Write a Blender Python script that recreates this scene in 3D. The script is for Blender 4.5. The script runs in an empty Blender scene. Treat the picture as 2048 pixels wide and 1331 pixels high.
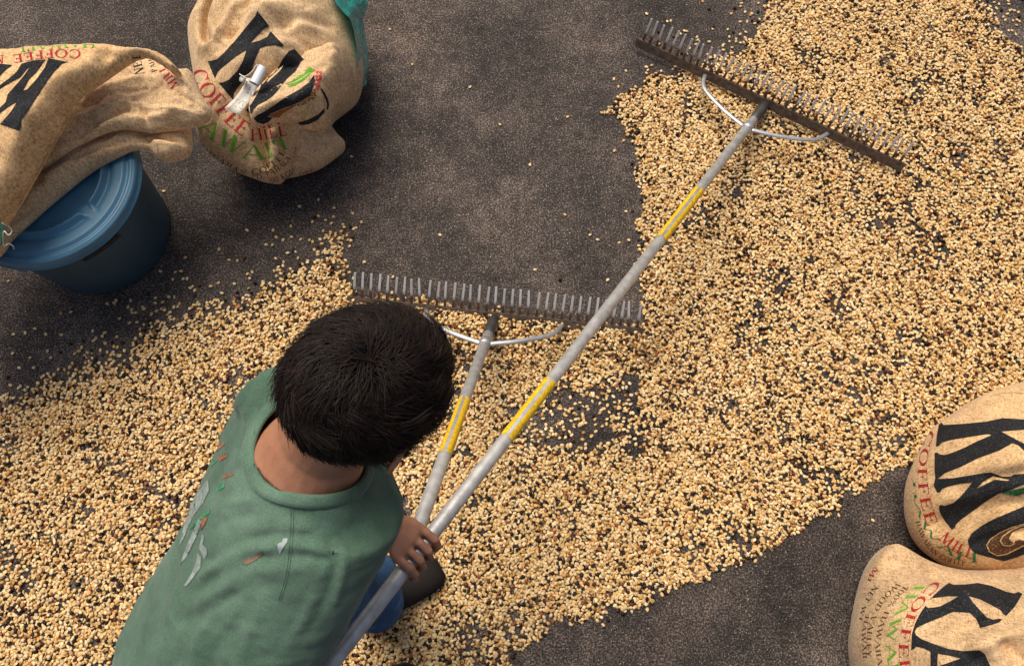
import bpy, bmesh, math, random
import numpy as np
from mathutils import Vector, Matrix, Euler, noise as mnoise
from mathutils.bvhtree import BVHTree
from mathutils.geometry import delaunay_2d_cdt

random.seed(7)
RNG = np.random.default_rng(11)
SC = bpy.context.scene
COL = SC.collection
R = math.radians

# ------------------------------------------------------------------ camera, sky, sun, exposure
FPX, PITCH, CAMH = 1627.0, R(72.6), 2.33          # focal length in photograph pixels (2048 wide), tilt, height
cam_data = bpy.data.cameras.new('camera')
cam = bpy.data.objects.new('camera', cam_data)
COL.objects.link(cam)
cam_data.sensor_width = 36.0
cam_data.lens = FPX / 2048 * 36.0
cam_data.clip_start = 0.05
cam_data.clip_end = 600
cam.location = (0, 0, CAMH)
cam.rotation_euler = (R(90) - PITCH, 0, 0)
SC.camera = cam

SUN_AZ, SUN_EL = R(-28), R(62)                     # azimuth measured from +y towards +x
world = bpy.data.worlds.new('World')
SC.world = world
world.use_nodes = True
wn = world.node_tree.nodes
sky = wn.new('ShaderNodeTexSky')
sky.sky_type = 'NISHITA'
sky.sun_disc = False
sky.sun_elevation = SUN_EL
sky.sun_rotation = SUN_AZ
sky.air_density = 1.0
sky.dust_density = 6.0
sky.ozone_density = 0.6
bg = wn['Background']
bg.inputs['Strength'].default_value = 0.068
world.node_tree.links.new(sky.outputs['Color'], bg.inputs['Color'])

sun_data = bpy.data.lights.new('sun', 'SUN')
sun_data.energy = 2.4
sun_data.angle = R(34)
sun_data.color = (1.0, 0.91, 0.77)
sun = bpy.data.objects.new('sun', sun_data)
COL.objects.link(sun)
sd = Vector((math.sin(SUN_AZ) * math.cos(SUN_EL), math.cos(SUN_AZ) * math.cos(SUN_EL), math.sin(SUN_EL)))
sun.rotation_euler = sd.to_track_quat('Z', 'Y').to_euler()

SC.view_settings.view_transform = 'Standard'
SC.view_settings.look = 'None'
SC.view_settings.exposure = 0.48
SC.view_settings.gamma = 1.0
SC.render.film_transparent = False
SC.cycles.max_bounces = 6

# ------------------------------------------------------------------ measuring helpers
CC = np.array([0.0, 0.0, CAMH])
FW = np.array([0.0, math.cos(PITCH), -math.sin(PITCH)])
UP = np.array([0.0, math.sin(PITCH), math.cos(PITCH)])
RT = np.array([1.0, 0.0, 0.0])

def ray(px, py):
    return RT * ((px - 1024) / FPX) - UP * ((py - 665.5) / FPX) + FW

def unp(px, py, z=0.0):
    """the point of the place at height z that the photograph shows at (px, py)"""
    d = ray(px, py)
    return CC + d * ((z - CAMH) / d[2])

def proj(P):
    P = np.asarray(P, float)
    v = P - CC
    d = v @ FW
    return np.stack([1024 + FPX * (v @ RT) / d, 665.5 - FPX * (v @ UP) / d], -1)

def nrm(v):
    v = np.asarray(v, float)
    return v / np.linalg.norm(v)

def seg_dist(P, A, B):
    """distance of points P (n,2) to segments A-B (m,2): (n,m)"""
    d = B - A
    L = (d * d).sum(1) + 1e-12
    t = np.clip(((P[:, None, :] - A[None]) * d[None]).sum(2) / L[None], 0, 1)
    q = A[None] + t[..., None] * d[None]
    return np.sqrt(((P[:, None, :] - q) ** 2).sum(2))

def poly_dist(P, poly, closed=True):
    poly = np.asarray(poly, float)
    A, B = (poly, np.roll(poly, -1, 0)) if closed else (poly[:-1], poly[1:])
    out = np.empty(len(P))
    for i in range(0, len(P), 20000):
        out[i:i + 20000] = seg_dist(P[i:i + 20000], A, B).min(1)
    return out

def inside(P, poly):
    poly = np.asarray(poly, float)
    x, y = P[:, 0], P[:, 1]
    r = np.zeros(len(P), bool)
    j = len(poly) - 1
    for i in range(len(poly)):
        xi, yi = poly[i]; xj, yj = poly[j]
        c = ((yi > y) != (yj > y)) & (x < (xj - xi) * (y - yi) / (yj - yi + 1e-12) + xi)
        r ^= c
        j = i
    return r

_grids = {}
def vnoise(x, y, scale, seed):
    if seed not in _grids:
        _grids[seed] = np.random.default_rng(seed).random((128, 128))
    g = _grids[seed]
    u, v = x / scale, y / scale
    i, j = np.floor(u).astype(int), np.floor(v).astype(int)
    fu, fv = u - i, v - j
    fu, fv = fu * fu * (3 - 2 * fu), fv * fv * (3 - 2 * fv)
    a = g[i % 128, j % 128]; b = g[(i + 1) % 128, j % 128]; c = g[i % 128, (j + 1) % 128]; d = g[(i + 1) % 128, (j + 1) % 128]
    return (a * (1 - fu) + b * fu) * (1 - fv) + (c * (1 - fu) + d * fu) * fv

def smooth_poly(pts, n=4, closed=True):
    """Catmull-Rom through the points"""
    p = np.asarray(pts, float); m = len(p); out = []
    rng = range(m) if closed else range(m - 1)
    for i in rng:
        if closed:
            a, b, c, d = p[(i - 1) % m], p[i], p[(i + 1) % m], p[(i + 2) % m]
        else:
            a, b, c, d = p[max(i - 1, 0)], p[i], p[i + 1], p[min(i + 2, m - 1)]
        for k in range(n):
            t = k / n
            out.append(0.5 * ((2 * b) + (c - a) * t + (2 * a - 5 * b + 4 * c - d) * t * t + (-a + 3 * b - 3 * c + d) * t ** 3))
    if not closed:
        out.append(p[-1])
    return np.array(out)

# ------------------------------------------------------------------ object helpers
def add(name, me, mat=None, parent=None, smooth=True):
    o = bpy.data.objects.new(name, me)
    COL.objects.link(o)
    if mat is not None:
        me.materials.clear(); me.materials.append(mat)
    if smooth and len(me.polygons):
        me.polygons.foreach_set('use_smooth', [True] * len(me.polygons))
    if parent is not None:
        o.parent = parent
        o.matrix_parent_inverse = parent.matrix_world.inverted()
    return o

def mesh(name, V, Fs):
    me = bpy.data.meshes.new(name)
    me.from_pydata([tuple(map(float, v)) for v in V], [], [tuple(map(int, f)) for f in Fs])
    me.update()
    return me

def thing(name, loc, label, cat, group=None):
    o = bpy.data.objects.new(name, None)
    COL.objects.link(o)
    o.location = loc
    o.empty_display_size = 0.05
    bpy.context.view_layer.update()
    return tag(o, label, cat, group)

def tag(o, label, cat=None, group=None, kind=None):
    o['label'] = label
    if cat: o['category'] = cat
    if group: o['group'] = group
    if kind: o['kind'] = kind
    return o

def frame_of(t, ref):
    t = nrm(t)
    a = np.cross(ref, t)
    if np.linalg.norm(a) < 1e-4:
        a = np.cross([1, 0, 0.1], t)
    a = nrm(a)
    return a, np.cross(t, a)

def tube(pts, rad, n=12, ref=(0, 0, 1), caps=True, round_ends=False):
    """loft of circles or ellipses; rad: number or (ra, rb) per point. ra lies along ref x tangent"""
    pts = [np.asarray(p, float) for p in pts]
    if not hasattr(rad, '__len__'):
        rad = [rad] * len(pts)
    rad = [(r, r) if not hasattr(r, '__len__') else r for r in rad]
    if round_ends:
        def endcap(p, q, r):
            d = nrm(p - q); m = max(r)
            ps, rs = [], []
            for a in (80, 55, 28):
                ps.append(p + d * min(r) * math.sin(R(a))); rs.append((r[0] * math.cos(R(a)), r[1] * math.cos(R(a))))
            return ps, rs
        p0, r0 = endcap(pts[0], pts[1], rad[0]); p1, r1 = endcap(pts[-1], pts[-2], rad[-1])
        pts = p0 + pts + p1[::-1]; rad = r0 + rad + r1[::-1]
    V, Fs = [], []
    m = len(pts)
    for i in range(m):
        t = pts[min(i + 1, m - 1)] - pts[max(i - 1, 0)]
        a, b = frame_of(t, np.asarray(ref, float))
        for k in range(n):
            th = 2 * math.pi * k / n
            V.append(pts[i] + a * rad[i][0] * math.cos(th) + b * rad[i][1] * math.sin(th))
    for i in range(m - 1):
        for k in range(n):
            k2 = (k + 1) % n
            Fs.append((i * n + k, i * n + k2, (i + 1) * n + k2, (i + 1) * n + k))
    if caps:
        Fs.append(tuple(range(n))[::-1]); Fs.append(tuple(range((m - 1) * n, m * n)))
    return V, Fs

def joinm(parts):
    V, Fs = [], []
    for v, f in parts:
        o = len(V)
        V += list(v); Fs += [tuple(i + o for i in q) for q in f]
    return V, Fs

def ellipsoid(c, ax, rad, nu=24, nv=16):
    """ax: three unit axes, rad: three radii"""
    V, Fs = [], []
    ax = [np.asarray(a, float) for a in ax]; c = np.asarray(c, float)
    for i in range(nv + 1):
        ph = math.pi * i / nv - math.pi / 2
        ph = max(min(ph, R(88)), R(-88))
        for k in range(nu):
            th = 2 * math.pi * k / nu
            V.append(c + ax[0] * rad[0] * math.cos(ph) * math.cos(th) + ax[1] * rad[1] * math.cos(ph) * math.sin(th) + ax[2] * rad[2] * math.sin(ph))
    for i in range(nv):
        for k in range(nu):
            k2 = (k + 1) % nu
            Fs.append((i * nu + k, i * nu + k2, (i + 1) * nu + k2, (i + 1) * nu + k))
    Fs.append(tuple(range(nu))[::-1]); Fs.append(tuple(range(nv * nu, (nv + 1) * nu)))
    return V, Fs

def box(c, ax, half):
    c = np.asarray(c, float); ax = [np.asarray(a, float) for a in ax]
    V = [c + ax[0] * half[0] * sx + ax[1] * half[1] * sy + ax[2] * half[2] * sz for sx in (-1, 1) for sy in (-1, 1) for sz in (-1, 1)]
    return V, [(0, 1, 3, 2), (4, 6, 7, 5), (0, 4, 5, 1), (2, 3, 7, 6), (0, 2, 6, 4), (1, 5, 7, 3)]

def bevel_mesh(me, w, seg=2):
    bm = bmesh.new(); bm.from_mesh(me)
    bmesh.ops.recalc_face_normals(bm, faces=bm.faces)
    bmesh.ops.bevel(bm, geom=list(bm.edges), offset=w, segments=seg, affect='EDGES', clamp_overlap=True)
    bm.to_mesh(me); bm.free()

def remeshed(V, Fs, voxel, iters, name):
    me = mesh(name, V, Fs)
    o = bpy.data.objects.new('tmp', me); COL.objects.link(o)
    m = o.modifiers.new('r', 'REMESH'); m.mode = 'VOXEL'; m.voxel_size = voxel
    s = o.modifiers.new('s', 'SMOOTH'); s.factor = 0.5; s.iterations = iters
    dg = bpy.context.evaluated_depsgraph_get()
    out = bpy.data.meshes.new_from_object(o.evaluated_get(dg))
    bpy.data.objects.remove(o); bpy.data.meshes.remove(me)
    out.name = name
    return out

def coords(me):
    a = np.empty(len(me.vertices) * 3); me.vertices.foreach_get('co', a)
    return a.reshape(-1, 3)

def normals(me):
    a = np.empty(len(me.vertices) * 3); me.vertices.foreach_get('normal', a)
    return a.reshape(-1, 3)

def set_coords(me, P):
    me.vertices.foreach_set('co', P.ravel()); me.update()

def fbm(P, scale, seed, octv=3):
    s = Vector((seed * 7.1, seed * 3.3, seed * 5.7))
    return np.array([mnoise.fractal(Vector(p) / scale + s, 1.0, 2.0, octv) for p in P])

# ------------------------------------------------------------------ materials
def new_mat(name):
    m = bpy.data.materials.new(name); m.use_nodes = True
    nt = m.node_tree
    return m, nt, nt.nodes['Principled BSDF']

def N(nt, typ, **kw):
    n = nt.nodes.new(typ)
    for k, v in kw.items():
        if k.startswith('i_'):
            n.inputs[k[2:]].default_value = v
        else:
            setattr(n, k, v)
    return n

def ramp(nt, stops):
    n = nt.nodes.new('ShaderNodeValToRGB')
    e = n.color_ramp.elements
    while len(e) < len(stops):
        e.new(0.5)
    for k, (p, c) in enumerate(stops):
        e[k].position = p; e[k].color = (*c, 1) if len(c) == 3 else c
    return n

def mixc(nt, fac, a, b, mode='MIX'):
    n = nt.nodes.new('ShaderNodeMix'); n.data_type = 'RGBA'; n.blend_type = mode
    for sock, v in ((n.inputs[0], fac), (n.inputs[6], a), (n.inputs[7], b)):
        if hasattr(v, 'links'):
            nt.links.new(v, sock)
        elif isinstance(v, (int, float)):
            sock.default_value = v
        else:
            sock.default_value = (*v, 1)
    return n.outputs[2]

def mat_plain(name, col, rough=0.6, metal=0.0, var=0.15, scale=40.0, bump=0.0, bscale=200.0, spec=0.5):
    m, nt, b = new_mat(name)
    tc = N(nt, 'ShaderNodeTexCoord')
    nz = N(nt, 'ShaderNodeTexNoise', i_Scale=scale, i_Detail=5.0)
    nt.links.new(tc.outputs['Object'], nz.inputs['Vector'])
    r = ramp(nt, [(0.3, tuple(c * (1 - var) for c in col)), (0.7, tuple(min(1, c * (1 + var)) for c in col))])
    nt.links.new(nz.outputs['Fac'], r.inputs['Fac'])
    nt.links.new(r.outputs['Color'], b.inputs['Base Color'])
    b.inputs['Roughness'].default_value = rough
    b.inputs['Metallic'].default_value = metal
    b.inputs['Specular IOR Level'].default_value = spec
    if bump:
        n2 = N(nt, 'ShaderNodeTexNoise', i_Scale=bscale, i_Detail=3.0)
        nt.links.new(tc.outputs['Object'], n2.inputs['Vector'])
        bp = N(nt, 'ShaderNodeBump', i_Strength=bump, i_Distance=0.002)
        nt.links.new(n2.outputs['Fac'], bp.inputs['Height'])
        nt.links.new(bp.outputs['Normal'], b.inputs['Normal'])
    return m

def mat_ground():
    m, nt, b = new_mat('dark_speckled_paving')
    tc = N(nt, 'ShaderNodeTexCoord')
    L = nt.links.new
    fine = N(nt, 'ShaderNodeTexNoise', i_Scale=190.0, i_Detail=3.0, i_Roughness=0.75)
    L(tc.outputs['Object'], fine.inputs['Vector'])
    vor = N(nt, 'ShaderNodeTexVoronoi', i_Scale=190.0)
    L(tc.outputs['Object'], vor.inputs['Vector'])
    big = N(nt, 'ShaderNodeTexNoise', i_Scale=3.2, i_Detail=7.0, i_Roughness=0.72)
    L(tc.outputs['Object'], big.inputs['Vector'])
    mid = N(nt, 'ShaderNodeTexNoise', i_Scale=28.0, i_Detail=5.0, i_Roughness=0.7)
    L(tc.outputs['Object'], mid.inputs['Vector'])
    r1 = ramp(nt, [(0.38, (0.018, 0.014, 0.013)), (0.5, (0.049, 0.041, 0.037)), (0.63, (0.190, 0.160, 0.143))])
    L(fine.outputs['Fac'], r1.inputs['Fac'])
    r2 = ramp(nt, [(0.34, (0.48, 0.47, 0.47)), (0.5, (0.92, 0.89, 0.87)), (0.64, (1.60, 1.50, 1.42))])
    L(big.outputs['Fac'], r2.inputs['Fac'])
    r3 = ramp(nt, [(0.32, (0.6, 0.6, 0.6)), (0.66, (1.35, 1.33, 1.30))])
    L(mid.outputs['Fac'], r3.inputs['Fac'])
    c = mixc(nt, 1.0, r1.outputs['Color'], r2.outputs['Color'], 'MULTIPLY')
    c = mixc(nt, 1.0, c, r3.outputs['Color'], 'MULTIPLY')
    sp = ramp(nt, [(0.0, (1, 1, 1)), (0.18, (1, 1, 1)), (0.30, (0, 0, 0))])
    L(vor.outputs['Distance'], sp.inputs['Fac'])
    pick = ramp(nt, [(0.70, (0, 0, 0)), (0.82, (1, 1, 1))])
    sepc = N(nt, 'ShaderNodeSeparateColor')
    L(vor.outputs['Color'], sepc.inputs['Color'])
    L(sepc.outputs['Red'], pick.inputs['Fac'])
    f = mixc(nt, 1.0, sp.outputs['Color'], pick.outputs['Color'], 'MULTIPLY')
    c = mixc(nt, f, c, (0.40, 0.34, 0.30))
    st = N(nt, 'ShaderNodeTexNoise', i_Scale=1.1, i_Detail=4.0, i_Roughness=0.55, i_Distortion=0.8); L(tc.outputs['Object'], st.inputs['Vector'])
    r4 = ramp(nt, [(0.36, (0.55, 0.54, 0.55)), (0.56, (1.0, 1.0, 1.0)), (0.66, (1.25, 1.2, 1.15))]); L(st.outputs['Fac'], r4.inputs['Fac'])
    c = mixc(nt, 1.0, c, r4.outputs['Color'], 'MULTIPLY')
    L(c, b.inputs['Base Color'])
    b.inputs['Roughness'].default_value = 0.85
    b.inputs['Specular IOR Level'].default_value = 0.3
    bp = N(nt, 'ShaderNodeBump', i_Strength=0.7, i_Distance=0.002)
    L(fine.outputs['Fac'], bp.inputs['Height'])
    L(bp.outputs['Normal'], b.inputs['Normal'])
    return m

def mat_burlap(name, tint=(1, 1, 1), rot=0.0):
    m, nt, b = new_mat(name)
    L = nt.links.new
    tc = N(nt, 'ShaderNodeTexCoord')
    mp = N(nt, 'ShaderNodeMapping'); mp.inputs['Rotation'].default_value = (0, 0, rot)
    L(tc.outputs['Object'], mp.inputs['Vector'])
    def thread(sc):
        m2 = N(nt, 'ShaderNodeMapping'); m2.inputs['Scale'].default_value = sc
        L(mp.outputs['Vector'], m2.inputs['Vector'])
        nz = N(nt, 'ShaderNodeTexNoise', i_Scale=1.0, i_Detail=2.0, i_Roughness=0.6)
        L(m2.outputs['Vector'], nz.inputs['Vector'])
        return nz.outputs['Fac']
    def addm(p, q, k):
        n = N(nt, 'ShaderNodeMath', operation='MULTIPLY_ADD'); L(q, n.inputs[0]); n.inputs[1].default_value = k; L(p, n.inputs[2])
        return n.outputs[0]
    z0 = N(nt, 'ShaderNodeMath', operation='ADD'); z0.inputs[0].default_value = 0; z0.inputs[1].default_value = 0
    t_ = addm(z0.outputs[0], thread((480, 110, 110)), 0.36)
    t_ = addm(t_, thread((110, 480, 110)), 0.36)
    t_ = addm(t_, thread((300, 20, 20)), 0.14)
    t_ = addm(t_, thread((20, 300, 20)), 0.14)
    class _H: pass
    hf = _H(); hf.outputs = [t_]
    r = ramp(nt, [(0.40, (0.36 * tint[0], 0.235 * tint[1], 0.118 * tint[2])), (0.49, (0.63 * tint[0], 0.435 * tint[1], 0.245 * tint[2])), (0.58, (0.80 * tint[0], 0.59 * tint[1], 0.37 * tint[2]))])
    L(hf.outputs[0], r.inputs['Fac'])
    big = N(nt, 'ShaderNodeTexNoise', i_Scale=9.0, i_Detail=5.0, i_Roughness=0.6)
    L(tc.outputs['Object'], big.inputs['Vector'])
    r2 = ramp(nt, [(0.3, (0.80, 0.77, 0.72)), (0.7, (1.12, 1.11, 1.10))])
    L(big.outputs['Fac'], r2.inputs['Fac'])
    c = mixc(nt, 1.0, r.outputs['Color'], r2.outputs['Color'], 'MULTIPLY')
    # dark slubs and specks in the jute
    sk = N(nt, 'ShaderNodeTexNoise', i_Scale=160.0, i_Detail=2.0)
    L(tc.outputs['Object'], sk.inputs['Vector'])
    r3 = ramp(nt, [(0.735, (0, 0, 0)), (0.78, (1, 1, 1))]); L(sk.outputs['Fac'], r3.inputs['Fac'])
    c = mixc(nt, r3.outputs['Color'], c, (0.10, 0.06, 0.03))
    L(c, b.inputs['Base Color'])
    b.inputs['Roughness'].default_value = 0.95
    b.inputs['Specular IOR Level'].default_value = 0.15
    b.inputs['Sheen Weight'].default_value = 0.15
    bp = N(nt, 'ShaderNodeBump', i_Strength=0.75, i_Distance=0.0016)
    L(hf.outputs[0], bp.inputs['Height'])
    L(bp.outputs['Normal'], b.inputs['Normal'])
    return m

def mat_ink(name, col, wear=(0.55, 0.38, 0.20)):
    """printed ink: the jute shows through it in specks"""
    m, nt, b = new_mat(name)
    L = nt.links.new
    tc = N(nt, 'ShaderNodeTexCoord')
    nz = N(nt, 'ShaderNodeTexNoise', i_Scale=330.0, i_Detail=3.0, i_Roughness=0.7)
    L(tc.outputs['Object'], nz.inputs['Vector'])
    r = ramp(nt, [(0.55, (0, 0, 0)), (0.68, (0.75, 0.75, 0.75))])
    L(nz.outputs['Fac'], r.inputs['Fac'])
    n2 = N(nt, 'ShaderNodeTexNoise', i_Scale=12.0, i_Detail=4.0); L(tc.outputs['Object'], n2.inputs['Vector'])
    r2 = ramp(nt, [(0.3, tuple(c * 0.75 for c in col)), (0.7, tuple(min(1, c * 1.3) for c in col))])
    L(n2.outputs['Fac'], r2.inputs['Fac'])
    L(mixc(nt, r.outputs['Color'], r2.outputs['Color'], wear), b.inputs['Base Color'])
    b.inputs['Roughness'].default_value = 0.85
    b.inputs['Specular IOR Level'].default_value = 0.2
    bp = N(nt, 'ShaderNodeBump', i_Strength=0.5, i_Distance=0.0012); L(nz.outputs['Fac'], bp.inputs['Height'])
    L(bp.outputs['Normal'], b.inputs['Normal'])
    return m

def mat_bean(name, inst, dark=False):
    m, nt, b = new_mat(name)
    L = nt.links.new
    if inst:
        at = N(nt, 'ShaderNodeAttribute', attribute_type='INSTANCER', attribute_name='tint')
        base = at.outputs['Color']
    else:
        oi = N(nt, 'ShaderNodeObjectInfo')
        if dark:
            r = ramp(nt, [(0, (0.012, 0.007, 0.006)), (0.6, (0.03, 0.014, 0.009)), (1, (0.10, 0.03, 0.012))])
        else:
            r = ramp(nt, [(0, (0.78, 0.60, 0.34)), (0.5, (0.66, 0.45, 0.20)), (0.85, (0.70, 0.52, 0.28)), (1, (0.50, 0.24, 0.06))])
        L(oi.outputs['Random'], r.inputs['Fac']); base = r.outputs['Color']
    tc = N(nt, 'ShaderNodeTexCoord')
    nz = N(nt, 'ShaderNodeTexNoise', i_Scale=260.0 if not dark else 500.0, i_Detail=3.0)
    L(tc.outputs['Object'], nz.inputs['Vector'])
    r2 = ramp(nt, [(0.3, (0.72, 0.66, 0.58)), (0.65, (1.1, 1.1, 1.1))]); L(nz.outputs['Fac'], r2.inputs['Fac'])
    L(mixc(nt, 1.0, base, r2.outputs['Color'], 'MULTIPLY'), b.inputs['Base Color'])
    b.inputs['Roughness'].default_value = 0.5 if not dark else 0.6
    b.inputs['Specular IOR Level'].default_value = 0.35
    return m

M = {}
M['ground'] = mat_ground()
M['burlap'] = mat_burlap('jute_burlap')
M['burlap_warm'] = mat_burlap('jute_burlap_golden', (1.04, 0.98, 0.88), 0.5)
M['burlap_grey'] = mat_burlap('jute_burlap_dull', (0.92, 0.90, 0.88), 0.2)
M['black'] = mat_ink('black_ink', (0.010, 0.013, 0.018), (0.16, 0.12, 0.08))
M['red'] = mat_ink('red_ink', (0.40, 0.010, 0.030))
M['deep_red'] = mat_ink('deep_red_ink', (0.36, 0.008, 0.012))
M['green'] = mat_ink('green_ink', (0.09, 0.33, 0.015))
M['dark_green'] = mat_ink('dark_green_ink', (0.0, 0.13, 0.05))
M['brown'] = mat_ink('brown_ink', (0.075, 0.030, 0.012))
M['rust'] = mat_ink('rust_ink', (0.26, 0.075, 0.012))
M['berry'] = mat_ink('berry_ink', (0.52, 0.035, 0.060))
M['bean_c'] = mat_bean('coffee_parchment', True)
M['bean_d'] = mat_bean('dried_cherry_skin', True, True)
M['bean_cs'] = mat_bean('coffee_parchment_single', False)
M['bean_ds'] = mat_bean('dried_cherry_skin_single', False, True)
M['stitch'] = mat_plain('cotton_thread', (0.62, 0.55, 0.45), 0.8)
M['stitch_brown'] = mat_plain('jute_thread', (0.30, 0.19, 0.09), 0.9)
M['paper'] = mat_plain('tag_paper', (0.78, 0.74, 0.66), 0.7, var=0.06, scale=60)
M['pen'] = mat_plain('pen_ink', (0.02, 0.02, 0.025), 0.6)
M['metal'] = mat_plain('brushed_aluminium', (0.52, 0.52, 0.53), 0.42, 0.75, var=0.18, scale=55)
M['handle'] = mat_plain('scuffed_aluminium_tube', (0.54, 0.53, 0.51), 0.5, 0.5, var=0.22, scale=45, bump=0.2, bscale=160)
M['rust_bar'] = mat_plain('dirty_rake_bar', (0.11, 0.078, 0.058), 0.75, 0.2, var=0.5, scale=70, bump=0.3)
M['ferrule'] = mat_plain('dark_steel', (0.07, 0.065, 0.062), 0.5, 0.5, var=0.3)
M['yellow'] = mat_plain('yellow_sticker', (0.72, 0.44, 0.01), 0.5, var=0.32, scale=130)

# ------------------------------------------------------------------ ground
g = mesh('ground', [(-150, -150, 0), (150, -150, 0), (150, 150, 0), (-150, 150, 0)], [(0, 1, 2, 3)])
tag(add('ground', g, M['ground'], smooth=False), 'dark speckled paving under everything', kind='structure')

# ------------------------------------------------------------------ blobs: cloth bags inflated from an outline
class Blob:
    """closed plump form; outline points (px, py[, z]) as seen in the photograph at height z;
    hts: (px, py, height) of the upper side; strokes: (points, amplitude, width, height) ridges (+) and creases (-)"""
    def __init__(s, outline, zmid, hts, zbot, rad, strokes=(), seed=1, cell=0.0065, lump=0.006, n=4, wr=0.0022, ridge=0.016, rang=0.6, thick=None):
        o3 = np.array([unp(p[0], p[1], p[2] if len(p) > 2 else zmid) for p in outline])
        o3 = smooth_poly(o3, n)
        # even sampling
        q = np.vstack([o3, o3[:1]]); L = np.r_[0, np.cumsum(np.linalg.norm(np.diff(q, axis=0), axis=1))]
        k = int(L[-1] / 0.007); t = np.linspace(0, L[-1], k, endpoint=False)
        o3 = np.stack([np.interp(t, L, q[:, c]) for c in range(3)], 1)
        B = o3[:, :2]
        pts = [B]
        tang = np.roll(B, -1, 0) - np.roll(B, 1, 0)
        nor = np.stack([-tang[:, 1], tang[:, 0]], 1); nor /= np.linalg.norm(nor, axis=1)[:, None] + 1e-9
        if not inside((B + nor * 0.001)[:200], B).mean() > 0.5:
            nor = -nor
        for off in (0.0012, 0.0035, 0.007):
            P = B + nor * off
            ok = inside(P, B) & (poly_dist(P, B) > off * 0.85)
            pts.append(P[ok])
        lo, hi = B.min(0), B.max(0)
        gx, gy = np.meshgrid(np.arange(lo[0], hi[0], cell), np.arange(lo[1], hi[1], cell * 0.87))
        gx = gx + (np.arange(gx.shape[0]) % 2)[:, None] * cell * 0.5
        G = np.stack([gx.ravel(), gy.ravel()], 1)
        G = G[inside(G, B)]; G = G[poly_dist(G, B) > 0.0105]
        pts.append(G)
        P = np.vstack(pts); nb = len(B)
        res = delaunay_2d_cdt([Vector(p) for p in P], [(i, (i + 1) % nb) for i in range(nb)], [], 1, 1e-7)
        P = np.array([tuple(v) for v in res[0]]); T = [tuple(f) for f in res[2]]
        cen = np.array([P[list(f)].mean(0) for f in T]); ok = inside(cen, B)
        T = [f for f, k_ in zip(T, ok) if k_]
        d = poly_dist(P, B)
        onb = d < 1e-5
        # height of the rim carried inwards (inverse distance), height of the upper side
        def idw(Q, X, z, pw):
            D = np.linalg.norm(Q[:, None, :] - X[None], axis=2) + 1e-4
            w = D ** -pw
            return (w * z[None]).sum(1) / w.sum(1)
        rim = np.concatenate([idw(P[i:i + 4000], B[::3], o3[::3, 2], 3) for i in range(0, len(P), 4000)])
        for i in np.where(onb)[0]:
            rim[i] = o3[np.argmin(((B - P[i]) ** 2).sum(1)), 2]
        H3 = np.array([unp(*h) for h in hts])
        top = idw(P, H3[:, :2], np.array([h[2] for h in hts]), 2.4)
        u = np.clip(d / rad, 0, 1)
        prof = np.sqrt(np.clip(1 - (1 - u) ** 2, 0, 1))
        zt = rim + np.maximum(top - rim, 0.004) * prof
        P3 = np.column_stack([P, np.zeros(len(P))])
        if lump:
            zt += lump * fbm(P3, 0.11, seed) * prof
        if wr:
            zt += wr * fbm(np.column_stack([P[:, 0] * 0.35 + P[:, 1] * 0.2, P[:, 1] * 1.2 - P[:, 0] * 0.5, P[:, 0] * 0]), 0.022, seed + 5) * prof
        if ridge:
            ca_, sa_ = math.cos(rang), math.sin(rang)
            uu = P[:, 0] * ca_ + P[:, 1] * sa_; vv = -P[:, 0] * sa_ + P[:, 1] * ca_
            R3 = np.column_stack([uu * .38 + .3 * vnoise(P[:, 0] + 9, P[:, 1] + 9, .15, 71) * .2, vv, np.full(len(P), seed * .37)])
            zt += ridge * np.array([abs(mnoise.noise(Vector(p) / .042)) + .5 * abs(mnoise.noise(Vector(p) / .019 + Vector((4, 1, 2)))) - .32 for p in R3]) * prof * (.3 + 1.2 * vnoise(P[:, 0], P[:, 1], .12, 72))
        for pl, amp, wid, zh in strokes:
            Q = smooth_poly(np.array([unp(a[0], a[1], zh)[:2] for a in pl]), 5, False)
            dd = poly_dist(P, Q, False)
            zt += amp * np.exp(-(dd / wid) ** 2) * np.clip(d / 0.02, 0, 1)
        ub = np.clip(d / (rad * 0.8), 0, 1)
        zb = rim - np.maximum(rim - zbot, 0.0) * np.sqrt(np.clip(1 - (1 - ub) ** 2, 0, 1))
        if thick:
            zb = np.maximum(rim - thick * np.sqrt(np.clip(1 - (1 - ub) ** 2, 0, 1)), zbot)
        zb = np.minimum(zb, zt - 0.002)
        zb = np.maximum(zb, zbot)
        n0 = len(P)
        V = [(*P[i], zt[i]) for i in range(n0)]
        idx = np.full(n0, -1)
        for i in range(n0):
            if onb[i]:
                idx[i] = i
            else:
                idx[i] = len(V); V.append((*P[i], zb[i]))
        Fs = []
        for f in T:
            a, b_, c = [np.array(P[i]) for i in f[:3]]
            if (b_ - a)[0] * (c - a)[1] - (b_ - a)[1] * (c - a)[0] < 0:
                f = f[::-1]
            Fs.append(f)
            fb = tuple(int(idx[i]) for i in f[::-1])
            if fb != f[::-1] or True:
                if not all(onb[i] for i in f):
                    Fs.append(fb)
        s.V, s.F = V, Fs
    def build(s, name, mat, parent):
        me = mesh(name, s.V, s.F)
        return add(name, me, mat, parent)

def surf_of(blobs):
    V, Fs = joinm([(b.V, b.F) for b in blobs])
    return BVHTree.FromPolygons([Vector(v) for v in V], Fs)

CAMV = Vector(CC)
def onto(bvh, px, py, off):
    d = Vector(ray(px, py)).normalized()
    h = bvh.ray_cast(CAMV, d)
    if h[0] is None:
        return None
    n = h[1] if h[1].dot(d) < 0 else -h[1]
    return h[0] + n * off * 0.3 - d * off * 0.7, h[3]

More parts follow.
